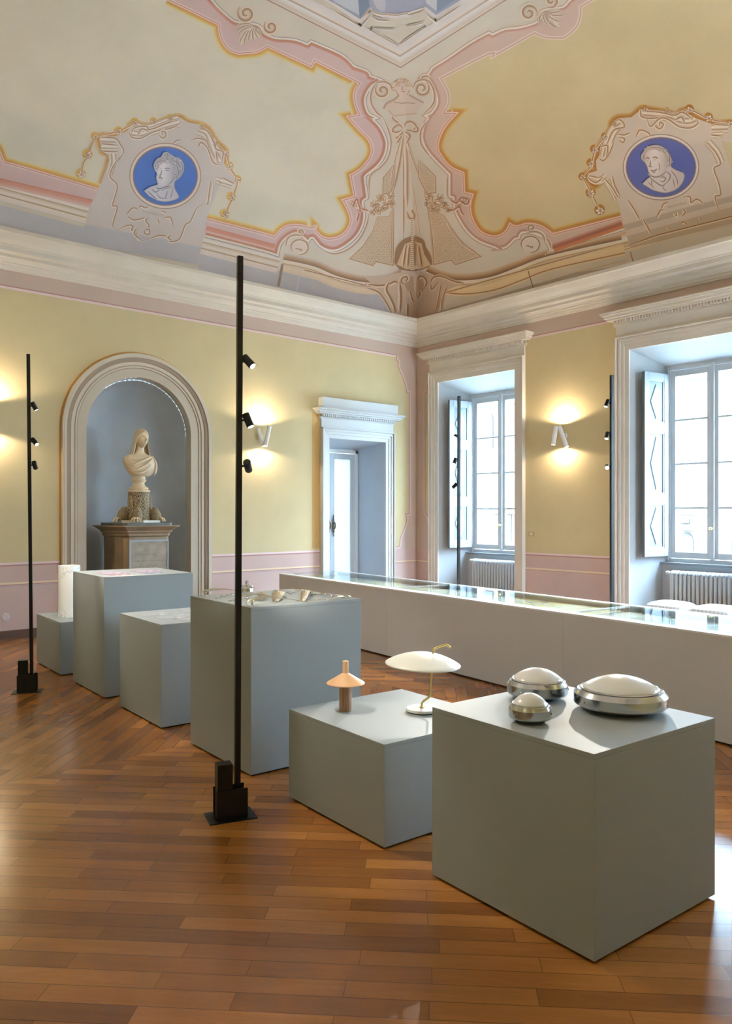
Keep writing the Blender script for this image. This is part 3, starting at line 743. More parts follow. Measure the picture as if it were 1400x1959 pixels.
# darker red shade band along the lower straight runs
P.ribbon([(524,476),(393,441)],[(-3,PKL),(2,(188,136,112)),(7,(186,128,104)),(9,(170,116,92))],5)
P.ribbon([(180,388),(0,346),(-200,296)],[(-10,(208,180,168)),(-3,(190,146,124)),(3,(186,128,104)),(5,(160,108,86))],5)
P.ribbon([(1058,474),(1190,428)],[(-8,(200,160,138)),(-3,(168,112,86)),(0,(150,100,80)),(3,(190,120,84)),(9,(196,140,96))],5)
# ---- painted stone moulding and grey band above the cornice
def band(path,prof,lay=5): P.ribbon(path,prof,lay)
bandL=[(-260,292),(0,352),(170,398)]; bandL2=[(385,455),(536,493)]
for b_ in (bandL,bandL2):
    band(b_,[(0,HL),(6,HL),(6.5,BRN),(8,(196,180,150)),(14,HL),(18,(214,204,184)),(18.5,(170,146,112)),(20,(170,146,112)),(21,(222,214,198)),(30,(218,211,197)),(31,(188,186,182))],4)
gl=S([(541,497),(600,510),(640,527),(680,538),(715,541),(745,536),(770,524)])
band(gl,[(-14,CR),(-8,(178,152,120)),(-3,(146,118,86)),(-1,(120,96,70)),(0,HL),(6,(222,206,176)),(6.5,BRN),(8,(206,190,160)),(14,(222,208,180)),(22,(216,200,168))],4)
gr=S([(1190,459),(1050,490),(990,512),(940,530),(890,537),(850,533),(815,520)])
band(gr,[(14,CRR),(9,(190,160,118)),(4,(150,118,84)),(1,(128,98,70)),(0,HL),(-6,(228,208,166)),(-6.5,BRN),(-8,(208,186,144)),(-14,(226,206,162)),(-24,(222,200,156)),(-24.5,(160,126,90)),(-26,(160,126,90)),(-27,(226,208,172)),(-30,(216,200,166))],4)
band([(1400,402),(1190,459)],[(14,(200,160,120)),(9,(206,180,140)),(0,HL),(-6,(228,208,166)),(-6.5,BRN),(-9,(208,186,144)),(-18,(226,206,162)),(-19,(160,126,90)),(-20,(222,204,168)),(-24,(216,200,166))],4)
mB=[mir_right(p) for p in [(1058,474),(1190,428)]][::-1]; P.ribbon(mB,[(-8,(200,160,138)),(-3,(168,112,86)),(0,(150,100,80)),(3,(190,120,84)),(9,(196,140,96))],5)
mB=[mir_right(p) for p in [(990,512),(1050,490),(1190,459)]][::-1]; P.ribbon(mB,[(0,HL),(10,(226,206,162)),(12,BRN),(20,(222,200,156)),(36,(216,200,166))],4)
GBL=(186,187,184); GBR=(176,166,146)
P.poly([(-300,322),(0,392),(166,436),(158,470),(0,436),(-300,380)],GBL,3)
P.poly([(380,478),(540,520),(600,535),(692,545),(720,560),(742,583),(752,612),(600,580),(380,520)],GBL,3)
P.poly([(1400,470),(1205,506),(1100,522),(860,590),(842,596),(800,612),(800,625),(1400,520)],GBR,3)
def dl(p,w=2,c=(140,112,88),lay=6): P.line(p,w,c,lay,step=12)
dl([(540,505),(532,548)],5,(150,128,108)); P.line([(574,512),(567,560)],1.5,(206,208,210),6)
dl(c5([(440,735),(1060,890),(1085,875)]),1.8,(150,116,88))
dl([(1010,517),(1022,556)],1.8); P.line([(1045,512),(1054,548)],1.8,(214,196,150),6); dl([(1206,482),(1214,510)],1.8,(150,110,80)); dl([(862,598),(1100,522),(1200,497)],1.2,(190,168,132))
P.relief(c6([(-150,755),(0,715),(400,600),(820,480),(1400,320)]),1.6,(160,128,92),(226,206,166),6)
# ---- corner ornament
# base foot scrolls below
ft=c3([(370,1600),(560,1590),(690,1560),(800,1560),(930,1600),(1130,1650),(1010,1700),(950,1790),(920,1900),(780,1925),(620,1890),(560,1780),(480,1700)])
P.poly(ft,(196,178,152),9,step=10)
P.poly(c3([(690,1600),(800,1600),(840,1680),(800,1740),(740,1800),(715,1740),(680,1670)]),(176,150,118),12,step=8)
for L,wd in [([(400,1660),(480,1670),(560,1660),(600,1640),(625,1650)],3),([(560,1640),(540,1700),(570,1760),(600,1830),(605,1880)],3.4),([(400,1690),(480,1720),(540,1800),(580,1880)],2),
  ([(680,1640),(700,1620),(690,1600),(660,1610),(650,1640),(680,1670)],2.6),([(800,1640),(790,1610),(820,1600),(850,1640),(830,1690)],2.6),([(880,1650),(900,1610),(960,1600),(1060,1640),(1130,1650)],2.4),([(880,1660),(890,1700),(940,1640)],2),
  ([(715,1700),(730,1760),(745,1800)],2.5),([(740,1800),(800,1740),(790,1700)],2),([(960,1640),(940,1760),(915,1880)],1.8),([(1010,1660),(970,1760),(955,1860)],1.6),([(640,1640),(650,1760),(640,1880)],4),([(700,1800),(700,1900)],3)]:
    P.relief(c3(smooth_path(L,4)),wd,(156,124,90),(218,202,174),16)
# plate behind: paler central body
P.ribbon(c3([(600,940),(590,1200),(585,1500)]),[(0,(190,170,140)),(2,(168,142,110)),(3,(208,192,168))],6)
P.ribbon(c3([(840,960),(880,1200),(905,1500)]),[(0,(208,192,168)),(2,(168,142,110)),(3,(196,178,148))],6)
for L,w_,dk in [([(672,530),(672,700),(672,900),(672,1320)],2.2,(158,130,100)),([(690,560),(700,760),(700,900),(700,1080)],4,(176,150,120)),([(740,900),(780,1150),(800,1330)],1.6,(206,190,160)),
   ([(668,560),(640,760),(590,980)],2.6,(160,130,98)),([(660,540),(600,760),(575,960)],1.5,(176,150,116)),([(690,540),(740,720),(850,980)],2.8,(160,130,98)),([(700,600),(770,800),(845,950)],1.4,(180,152,118))]:
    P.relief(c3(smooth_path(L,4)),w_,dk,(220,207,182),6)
# dotted net panels
TAN=(198,180,148)
nets=[[(612,745),(520,860),(515,985),(575,975),(600,900)],[(475,1150),(440,1260),(370,1370),(265,1470),(440,1520),(465,1490),(595,1520),(600,1080),(560,1150)],
      [(785,720),(910,850),(915,970),(850,975),(790,860)],[(860,1080),(980,1150),(1040,1260),(1110,1350),(1250,1450),(1065,1510),(1030,1475),(905,1510),(890,1300)]]
rnd=random.Random(3)
for nt_ in nets:
    q=c3(nt_); P.poly(q,TAN,5,step=12); P.relief(q+[q[0]],1.3,(160,130,96),(218,204,176),7)
    x0=min(p[0] for p in q);x1=max(p[0] for p in q);y0=min(p[1] for p in q);y1=max(p[1] for p in q)
    y=y0; r_=0
    while y<y1:
        x=x0+(r_%2)*2.7
        while x<x1:
            px=x+rnd.uniform(-1,1);py=y+rnd.uniform(-1,1)
            if in_poly((px,py),q):
                a=rnd.uniform(0,PI); l=rnd.uniform(1.1,1.9); h=.62
                pts=[(px+math.cos(a)*l,py+math.sin(a)*l),(px-math.sin(a)*h,py+math.cos(a)*h),(px-math.cos(a)*l,py-math.sin(a)*l),(px+math.sin(a)*h,py-math.cos(a)*h)]
                k=len(P.v)
                for p_ in pts: P.v.append(vault_hit(p_[0],p_[1],6)); P.c.append(pig(rnd.choice([(140,122,88),(168,134,96),(122,112,84)])))
                P.f.append((k,k+1,k+2,k+3))
            x+=5.2
        y+=4.3; r_+=1
# shell skirt with hanging cord
P.poly(c3(smooth_path([(600,1500),(610,1400),(660,1330),(740,1300),(820,1320),(850,1400),(890,1510),(760,1560),(640,1550)],3)),(150,122,90),10,step=10)
P.poly(c3([(620,1510),(650,1430),(680,1355),(740,1335),(810,1350),(830,1430),(880,1515),(800,1545),(690,1545)]),(204,184,148),14,step=10)
for x in (665,700,775,815): P.relief(c3([(x+(740-x)*.35,1360),(x,1530)]),3.2,(158,128,92),(222,204,170),18)
for i in range(26):
    y=1170+i*15; r=8+i*.42
    P.poly(c3([(736+r*math.cos(a*PI/4),y+6.5*math.sin(a*PI/4)) for a in range(8)]),(214,194,156),20,step=20)
    P.line(c3([(736-r,y+6),(736+r*.3,y+8)]),.9,(142,108,74),22,step=4)
P.relief(c3(smooth_path([(748,1100),(735,1110),(752,1140),(745,1165),(715,1155),(700,1110)],4)),2.4,(150,118,82),(220,200,164),8)
P.relief(c3(smooth_path([(640,1400),(610,1450),(625,1500),(600,1510)],4)),2.4,(170,140,104),(226,210,180),9); P.relief(c3(smooth_path([(840,1380),(880,1460),(870,1500),(900,1510)],4)),2.4,(170,140,104),(226,210,180),9)
# ribbon bow
for L in ([(670,490),(640,460),(600,480),(590,510),(620,520),(660,500)],[(685,480),(690,450),(730,440),(765,470),(740,500),(690,500)],[(765,470),(780,495),(770,510),(730,505)],[(670,510),(640,545),(610,560)],[(680,515),(720,545),(690,600)],[(660,540),(620,600)],[(640,450),(600,420),(590,400)]):
    P.relief(c3(smooth_path(L,5)),2.4,(158,126,92),(222,208,184),8)
# bust in grisaille
P.poly(c3(smooth_path([(515,330),(540,300),(600,270),(630,235),(720,235),(760,265),(820,290),(825,310),(790,340),(760,380),(700,390),(600,400),(570,370),(530,345)],4)),(206,190,168),6,step=8)
P.poly(c3(smooth_path([(610,150),(640,130),(700,130),(725,160),(720,205),(700,235),(665,248),(630,235),(608,200)],4)),(210,192,172),8,step=6)
P.ribbon(c3(smooth_path([(520,340),(545,300),(600,272),(635,240)],4)),[(-2,CR),(0,(150,120,90)),(3,(186,164,136))],7); P.ribbon(c3(smooth_path([(715,235),(760,262),(815,290),(822,300)],4)),[(-2,CR),(0,(160,130,100)),(3,(196,176,150))],7)
P.ribbon(c3([(560,360),(600,398),(690,388),(770,378)]),[(-3,(206,190,168)),(0,(176,152,124)),(2,(224,214,196))],7)
rnd=random.Random(5)
for i in range(34):
    a=PI+PI*i/22-.35 if i<24 else PI+PI*(i-24)/9
    rr=66 if i<24 else 48
    x=665+rr*math.cos(a)*1.06; y=185+rr*math.sin(a)*.98
    P.poly(c3([(x+10*math.cos(q),y+9*math.sin(q)) for q in (0,1,2,3,4,5)]),rnd.choice([(196,172,142),(176,150,118),(214,196,168)]),9,step=30)
for L in ([(632,170),(648,165)],[(682,165),(702,170)],[(665,172),(660,195),(670,198)],[(652,214),(668,210),(686,214)],[(610,200),(640,240)],[(720,200),(700,236)],[(600,290),(660,300),(700,295),(760,300)]):
    P.line(c3(L),1.3,(142,112,86),10,step=4)
# volutes either side of the bust
def volute(cx,cy,r,turn,a0,hand,w=3,lay=8,fx=c3,dk=(160,130,98),n=34):
    pts=[]
    for i in range(n):
        t=i/(n-1); a=a0+hand*turn*2*PI*t; q=r*(1-.82*t); pts.append((cx+q*math.cos(a),cy+q*math.sin(a)))
    P.relief(fx(pts),w,dk,(222,210,188),lay)
volute(515,205,58,1.4,-PI*.5-.8,-1); volute(810,190,58,1.4,-PI*.5+.6,1)
for L in ([(465,150),(520,140),(570,160),(585,200)],[(465,150),(430,220),(430,300),(470,370),(520,410)],[(745,190),(770,140),(830,125),(880,160),(905,240),(890,310),(820,380)],[(860,110),(850,95),(815,100),(810,118)],[(440,250),(460,260)]):
    P.relief(c3(smooth_path(L,5)),2.6,(168,140,108),(224,214,196),7)
# inner cream edge lines of the corner piece
for L in ([(520,410),(545,470),(575,560),(575,640),(550,720),(500,780),(420,850),(415,1000)],[(865,420),(805,500),(800,590),(830,650),(870,700)],[(1000,845),(1000,1000)],[(410,1130),(395,1210),(340,1320),(250,1400),(150,1430),(60,1400)],[(980,1150),(1040,1250),(1120,1350),(1240,1440)]):
    P.relief(c3(smooth_path(L,5)),2.2,(168,144,114),(224,215,198),6)
# flower garlands
def petals(cx,cy,r,n,fx=c3,seed=0,base=(206,186,152),lay=9):
    rn=random.Random(seed)
    for i in range(n):
        a=2*PI*i/n+rn.uniform(-.2,.2); L=r*rn.uniform(.75,1.1); w=r*.34
        d=(math.cos(a),math.sin(a)); nn=(-d[1],d[0])
        pts=[(cx,cy),(cx+d[0]*L*.5+nn[0]*w,cy+d[1]*L*.5+nn[1]*w),(cx+d[0]*L,cy+d[1]*L),(cx+d[0]*L*.5-nn[0]*w,cy+d[1]*L*.5-nn[1]*w)]
        P.poly(fx(pts),rn.choice([base,mix(base,(160,128,90),.35),mix(base,(235,225,205),.5)]),lay,step=40)
        P.line(fx([pts[2],pts[3],pts[0]]),1.0,(146,112,76),lay+1,step=40)
for i,(x,y,r) in enumerate([(455,1060,42),(500,1010,38),(550,1060,46),(480,1110,34),(580,1000,34),(440,1120,26),(520,1090,30),(590,1050,26)]): petals(x,y,r,7,seed=i)
for i,(x,y,r) in enumerate([(865,1000,40),(910,1050,46),(950,1010,36),(890,1090,34),(980,1070,36),(850,1050,26),(930,1100,28),(1010,1100,24)]): petals(x,y,r,7,seed=20+i)
for L in ([(280,1030),(330,1080),(410,1110)],[(320,1040),(345,1090),(330,1150),(320,1190)],[(290,1080),(320,1020),(330,1060)],[(1020,1020),(1070,1050),(1110,1010),(1170,1030)],[(1040,1110),(1090,1080),(1110,1120),(1125,1140)],[(1090,1030),(1150,1060),(1170,1020)],[(1000,1110),(1060,1100)]):
    P.relief(c3(smooth_path(L,5)),2.6,(164,112,88),(222,204,184),9)
for i,(x,y,r) in enumerate([(300,1060,26),(340,1110,20),(1120,1040,28),(1150,1020,20),(1090,1070,20)]): petals(x,y,r,5,seed=50+i,base=(208,182,164))
# lower bracket scrolls
for fx,ctr in ((c5,(390,500)),(c6,(680,340))):
    cx,cy=ctr; q=1.0 if fx is c5 else .78
    P.poly(fx([(cx+85*q*math.cos(a),cy+75*q*math.sin(a)) for a in [k*PI/12 for k in range(24)]]),(216,204,184),6,step=12)
    P.relief(fx([(cx+86*q*math.cos(a),cy+76*q*math.sin(a)) for a in [PI*.8+k*PI/12 for k in range(22)]]),2.4,(166,136,104),(228,218,200),8)
    P.relief(fx(smooth_path([(cx-45*q,cy+15*q),(cx-10*q,cy+20*q),(cx+20*q,cy+35*q),(cx+20*q,cy+12*q)],4)),1.8,(150,118,86),(226,214,192),8)
    s_=1 if fx is c5 else -1
    volute(cx+10*q,cy-160*q,34*q,1.2,PI*.5,-s_,2.2,9,fx)
    for k in range(12):
        a=PI*.75+PI*.5*k/11 if s_>0 else PI*.25-PI*.5*k/11
        P.poly(fx([(cx+205*q*math.cos(a)*1.0+6*math.cos(b),cy+10+120*q*math.sin(a)*-1*(-1 if s_>0 else -1)*-1+6*math.sin(b)) for b in (0,1.2,2.4,3.6,4.8)]),(222,206,170),9,step=30)
    P.relief(fx(smooth_path([(cx-140*q*s_,cy-10),(cx-120*q*s_,cy-90*q),(cx-50*q*s_,cy-125*q),(cx+40*q*s_,cy-115*q)],5)),2.6,(176,150,118),(228,218,200),8)
# top acanthus and scrolls, left and right
volute(330,115,82,1.5,-PI*.75,-1,3.4,8,f2); volute(550,235,66,1.4,-PI*.75,-1,3.2,8,f2)
volute(520,110,80,1.5,0.4,-1,3.4,8,f4); volute(720,0,66,1.3,PI*.6,-1,3.2,8,f4)
def acanthus(fx,leaves,seed):
    rn=random.Random(seed)
    for (x0,y0,x1,y1,w) in leaves:
        dx,dy=x1-x0,y1-y0; L=math.hypot(dx,dy); nx,ny=-dy/L*w,dx/L*w
        pts=smooth_path([(x0,y0),(x0+dx*.3+nx,y0+dy*.3+ny),(x0+dx*.7+nx*.9,y0+dy*.7+ny*.9),(x1,y1),(x0+dx*.7-nx*.6,y0+dy*.7-ny*.6),(x0+dx*.3-nx*.8,y0+dy*.3-ny*.8)],3)
        P.poly(fx(pts),rn.choice([(198,184,160),(212,200,178),(184,166,140)]),8,step=30)
        P.relief(fx([(x0,y0),(x0+dx*.35+nx*.9,y0+dy*.35+ny*.9),(x0+dx*.75+nx*.7,y0+dy*.75+ny*.7),(x1,y1)]),1.5,(146,122,94),(224,214,194),9)
acanthus(f2,[(390,215,245,225,20),(395,225,235,270,26),(395,230,250,310,26),(395,235,265,400,34),(395,235,310,395,28),(400,235,355,370,24),(410,235,400,360,24),(415,235,445,345,22),(420,235,470,310,20)],1)
acanthus(f4,[(680,95,815,85,22),(675,100,840,125,24),(670,100,820,190,28),(670,105,800,250,34),(665,105,755,240,28),(660,105,690,215,26),(655,105,620,220,28),(650,100,600,200,24)],2)
# ---- ceiling frame (painted mouldings round the open balustrade)
fl=f3([(-1300,-340),(0,345),(680,690)]); frt=f3([(680,690),(1400,215),(2100,-250)])
fl=[(400,-62),(514,0),(640,64),(766.3,128)]; frt=[(766.3,128),(900,42),(970,-3),(1080,-75)]
cor=fl+frt[1:]
P.ribbon(cor,[(1.4,CR),(1.2,(160,130,104)),(-.6,(150,118,90)),(-.8,(214,204,188)),(-6,(204,194,174)),(-11,(222,216,204)),(-16,(228,225,217)),(-18,(180,158,132)),(-20,(190,170,146)),(-21,(222,214,200)),(-24,(222,217,205)),(-38,(214,210,200))],5,step=2000)
blue=f3([(-500,-300),(-250,-110),(0,30),(262,192),(262,192),(362,98),(362,98),(420,125),(500,143),(640,150),(780,128),(870,95),(935,62),(935,62),(1045,150),(1045,150),(1290,0),(1700,-270),(600,-900)])
P.poly(f3([(-700,-330),(0,62),(275,260),(380,120),(500,175),(640,190),(800,160),(930,90),(1045,215),(1400,20),(1900,-300),(600,-900)]),(216,212,202),6,step=14)
P.poly(blue,(152,157,166),7,step=14)
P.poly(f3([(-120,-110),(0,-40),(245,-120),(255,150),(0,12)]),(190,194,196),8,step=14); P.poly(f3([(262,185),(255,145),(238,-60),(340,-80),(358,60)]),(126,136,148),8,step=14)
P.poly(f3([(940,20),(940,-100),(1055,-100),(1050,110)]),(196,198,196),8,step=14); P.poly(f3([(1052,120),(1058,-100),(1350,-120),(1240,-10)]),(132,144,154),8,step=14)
P.poly(f3(smooth_path([(350,-60),(380,60),(440,105),(560,125),(700,115),(850,75),(930,20),(930,-80),(640,-120)],3)),(160,163,172),8,step=14)
P.poly(f3(smooth_path([(380,-60),(430,70),(520,110),(520,-60)],3)),(188,186,188),9,step=14)
for L,w_ in [([(0,105),(268,262),(268,262),(375,140)],2.6),([(385,165),(450,195),(560,205)],3),([(930,85),(870,110),(750,145)],3),([(935,120),(1040,215),(1040,215),(1300,45)],2.6),([(400,265),(365,298),(365,298),(660,468)],2.2),([(675,448),(945,265),(945,265),(920,240)],1.8),([(410,280),(500,292),(620,294)],1.6),([(740,265),(920,228)],2),([(262,192),(362,98),(362,98),(420,125),(500,143),(640,150),(780,128),(870,95),(935,62)],2)]:
    P.relief(f3(L),w_,(168,150,126),(228,225,216),10)

# ---- portrait tablets
def ca(L): return [(140+x/3.889,200+y/3.889) for x,y in L]
def cb(L): return [(1080+x/4.375,180+y/4.375) for x,y in L]
def tablet(fx, outline, body, sh, sl):
    P.ribbon(fx(outline[0]),[(-9*sl,sh[0]),(-5*sl,mix(sh[0],sh[1],.6)),(-1*sl,sh[1]),(1*sl,body)],6)
    P.poly(fx(outline[1]),body,7,step=14)
TLo=[(-20,1020),(75,965),(130,700),(190,610),(262,385),(215,345),(190,250),(130,215),(180,205),(300,230),(300,180),(420,150),(450,100),(560,140),(690,95),(770,68),(830,95),(870,130),(960,150),(1050,260),(1120,330),(1165,350),(1150,430),(1235,540),(1240,570),(1195,600),(1150,560),(1090,590),(990,850),(985,920),(920,1150)]
tl=[(60,1030),(75,965),(100,880),(130,740),(205,590),(270,385),(215,345),(195,235),(310,235),(400,195),(440,140),(560,160),(690,112),(785,90),(850,130),(930,145),(1000,180),(1060,275),(1130,345),(1120,440),(1205,545),(1190,605),(1090,595),(990,850),(980,930),(930,1180),(500,1110),(60,1040)]
arcL=S(tl[4:20],3)
P.ribbon(ca(arcL),[(-9,YLV),(-6,mix(YLV,OCH,.55)),(-2,(180,138,80)),(1,(180,138,80))],6)
P.poly(ca(tl),(200,194,183),7,step=14)
P.poly(ca([(60,1040),(85,890),(950,1060),(925,1190),(500,1115)]),(184,185,183),8,step=14)
tr=[(520,1170),(490,1080),(475,1010),(440,860),(395,760),(330,700),(255,760),(190,690),(200,660),(270,640),(262,560),(290,510),(300,430),(390,300),(400,240),(450,200),(560,190),(640,125),(700,130),(860,160),(940,180),(1000,140),(1100,200),(1240,250),(1370,245),(1400,260),(1500,300),(1480,420),(1310,390),(1330,450),(1400,640),(1480,900),(1520,960),(1560,1080),(900,1200),(545,1290)]
P.ribbon(cb(S(tr[4:27],3)),[(-10,YRV),(-7,mix(YRV,(180,120,40),.5)),(-2,(170,116,50)),(1,(170,116,50))],6)
P.poly(cb(tr),(206,192,168),7,step=14)
P.poly(cb([(520,1190),(1700,860),(1700,1010),(560,1290)]),(190,172,142),8,step=14)
P.ribbon(cb([(500,1100),(1000,960),(1700,780)]),[(-2,(206,192,168)),(-1,(184,168,144)),(9,(184,168,144)),(10,(206,192,168))],8)
P.relief(cb([(500,1280),(780,1180),(1100,1100),(1700,950)]),2.2,(150,120,84),(226,208,172),9)
DK=(158,134,106)
def ell(cx,cy,rx,ry,rot=0,n=40): return [(cx+rx*math.cos(a)*math.cos(rot)-ry*math.sin(a)*math.sin(rot),cy+rx*math.cos(a)*math.sin(rot)+ry*math.sin(a)*math.cos(rot)) for a in [2*PI*k/n for k in range(n)]]
for fx,(cx,cy,rx,ry),blu,ring in ((ca,(683,530,232,212,),(84,112,168),(200,186,168)),(cb,(808,610,283,242,),(100,108,160),(212,194,164))):
    P.ribbon(fx(ell(cx,cy,rx+22,ry+22)),[(-3.5,DK),(-2,DK),(-1,(222,214,200)),(3,(214,203,186)),(4,ring)],9,closed=True)
    P.ribbon(fx(ell(cx,cy,rx+4,ry+4)),[(-2,(176,150,124)),(0,(120,104,110)),(2,blu)],10,closed=True)
    P.poly(fx(ell(cx,cy,rx,ry)),blu,10,step=14)
# inner tablet contour lines
for fx,LL,dk,hl in ((ca,[[(370,360),(310,430),(270,530),(320,590),(320,640),(290,750),(325,765),(290,900),(330,935)],[(200,245),(310,250),(350,300),(370,355),(300,450)],[(215,345),(280,350),(330,350)],[(200,290),(315,300)],[(330,935),(400,900),(440,905),(430,935),(460,950),(480,1000),(520,1015)],[(520,1015),(590,990),(640,975),(700,985),(720,1020),(790,1000),(830,900),(870,870),(920,770),(985,735)],
   [(410,190),(430,240),(500,250),(600,200),(700,180),(760,160),(800,130)],[(430,215),(460,170),(540,160),(570,185),(700,135),(790,110)],[(630,215),(660,250),(690,230),(680,195),(655,200),(665,225)],[(480,230),(510,180),(560,200)],[(740,290),(770,265),(800,265)],[(870,270),(920,250),(990,270),(1010,350),(1040,430),(1100,450)],[(930,320),(950,280),(1000,330),(1020,400)],[(920,180),(990,190),(1040,270),(1060,330),(1110,350),(1100,430)],[(1060,340),(1070,430)],[(1100,540),(1200,590)],[(1070,560),(1100,590)],[(1020,560),(1000,720),(990,740)],
   [(395,820),(440,770),(480,780)],[(400,830),(450,860),(540,840)],[(490,770),(500,755),(540,770),(555,755)],[(650,790),(690,805)],[(560,840),(535,860),(560,900),(555,915)],[(625,850),(635,890)],[(670,845),(720,840),(740,905)],[(470,920),(450,960),(500,1010)],[(725,970),(700,990),(730,1010)],[(530,935),(560,930),(560,965),(530,955),(530,935)]],DK,(226,220,206)),
  (cb,[[(525,880),(580,960),(630,1050)],[(655,1040),(700,1120),(730,1175)],[(330,700),(400,780),(450,870)],[(400,680),(420,760),(470,860)],[(1170,390),(1260,480),(1305,580),(1250,620),(1290,740),(1305,840),(1260,860),(1300,1000)],
   [(635,120),(640,180),(700,200),(780,195),(830,180)],[(690,200),(720,270),(800,200),(870,210),(960,270),(1060,280),(1120,240),(1100,205)],[(780,210),(760,260),(800,290),(830,250),(800,230),(790,270)],[(650,140),(800,150),(920,175),(990,150),(1080,220)],[(920,220),(980,190),(1000,240)],[(420,220),(470,215),(500,270),(420,290),(380,350),(350,440)],[(440,330),(500,340),(550,320)],[(455,360),(500,370),(490,400),(460,380)],[(415,390),(380,480),(330,550),(290,530)],[(300,440),(360,430),(350,520)],[(190,690),(260,740),(330,690)],[(200,680),(290,700)],[(1240,250),(1380,260)],[(1220,340),(1320,350)],[(600,360),(630,300),(700,320),(715,350)],
   [(770,1045),(800,980),(830,965)],[(815,960),(830,920),(870,905)],[(915,990),(940,1020),(935,980)],[(990,960),(1010,990),(980,1020)],[(990,865),(1050,860),(1060,910),(1110,880),(1170,925)],[(975,1090),(990,1070),(1020,1085),(1015,1100)],[(860,1100),(880,1140)],[(1130,1020),(1140,1060)],[(1085,1080),(1100,1070)]],(168,134,96),(232,216,186))):
    for L in LL: P.relief(fx(smooth_path(L,4)),2.0 if fx is ca else 2.2,dk,hl,11)
def mould(fx,L,w,dk,hl,mid):
    P.ribbon(fx(smooth_path(L,4)),[(-w,mid),(-w*.8,dk),(-w*.55,hl),(-w*.2,hl),(-w*.1,mid),(w*.25,dk),(w*.4,hl),(w*.8,mid),(w,dk)],10,step=5)
for L,w in [([(200,268),(310,272)],9),([(205,318),(320,322)],6),([(420,215),(500,225),(600,190),(700,160),(790,135)],8),([(470,150),(560,165),(690,118),(780,98)],5),([(925,190),(985,215),(1015,290),(1045,370),(1085,430)],9),([(1040,250),(1080,340),(1150,360)],4),([(285,360),(290,430),(262,520)],8),([(1060,560),(1180,600)],7),([(1030,590),(1010,720)],5)]:
    mould(ca,L,w,(164,142,114),(228,221,207),(200,190,172))
for L,w in [([(650,165),(760,175),(880,185),(960,225),(1040,235),(1100,215)],9),([(470,245),(410,300),(365,400),(335,520)],10),([(215,700),(290,725),(350,690)],8),([(1230,290),(1370,285)],9),([(1240,340),(1330,335)],6),([(350,720),(400,800),(440,880)],7),([(1200,400),(1270,480),(1310,570)],8)]:
    mould(cb,L,w,(166,134,96),(230,215,186),(204,184,154))
# leaf swags hanging round the tablets
for fx,pts_,hal in ((ca,[(165,240,26),(110,375,34),(60,520,34),(340,200,28),(460,135,28),(600,125,22),(720,100,20),(960,160,20),(1060,290,20),(1135,370,26),(1165,460,28),(1225,560,26),(1180,690,30),(1130,820,32)],(196,160,84)),(cb,[(155,695,30),(225,830,38),(300,975,40),(225,580,32),(255,465,32),(340,355,26),(420,250,24),(680,125,26),(860,140,22),(1050,130,34),(1210,200,34),(1390,250,30)],(178,124,52))):
    for i,(x,y,r) in enumerate(pts_):
        P.poly(fx(ell(x-6,y-8,r*1.15,r*1.15,0,12)),hal,6,step=30)
        petals(x,y,r*1.05,6,fx,seed=100+i,base=(214,204,186),lay=11)
    chain=[(p[0],p[1]) for p in sorted(pts_,key=lambda q:q[0])]
for fx,L in ((ca,[(60,540),(75,440),(110,380),(140,290),(165,240)]),(ca,[(1225,560),(1200,640),(1180,700),(1150,760),(1130,830)]),(ca,[(1060,290),(1135,370),(1165,470),(1225,560)]),(ca,[(165,235),(330,200),(460,140),(560,165),(720,105)]),(cb,[(155,695),(225,830),(300,975)]),(cb,[(155,690),(225,590),(255,465),(340,350),(430,230)]),(cb,[(680,125),(920,160),(1050,130),(1210,205),(1390,240)])):
    P.relief(fx(smooth_path(L,4)),1.8,(176,132,76),(220,206,180),10)
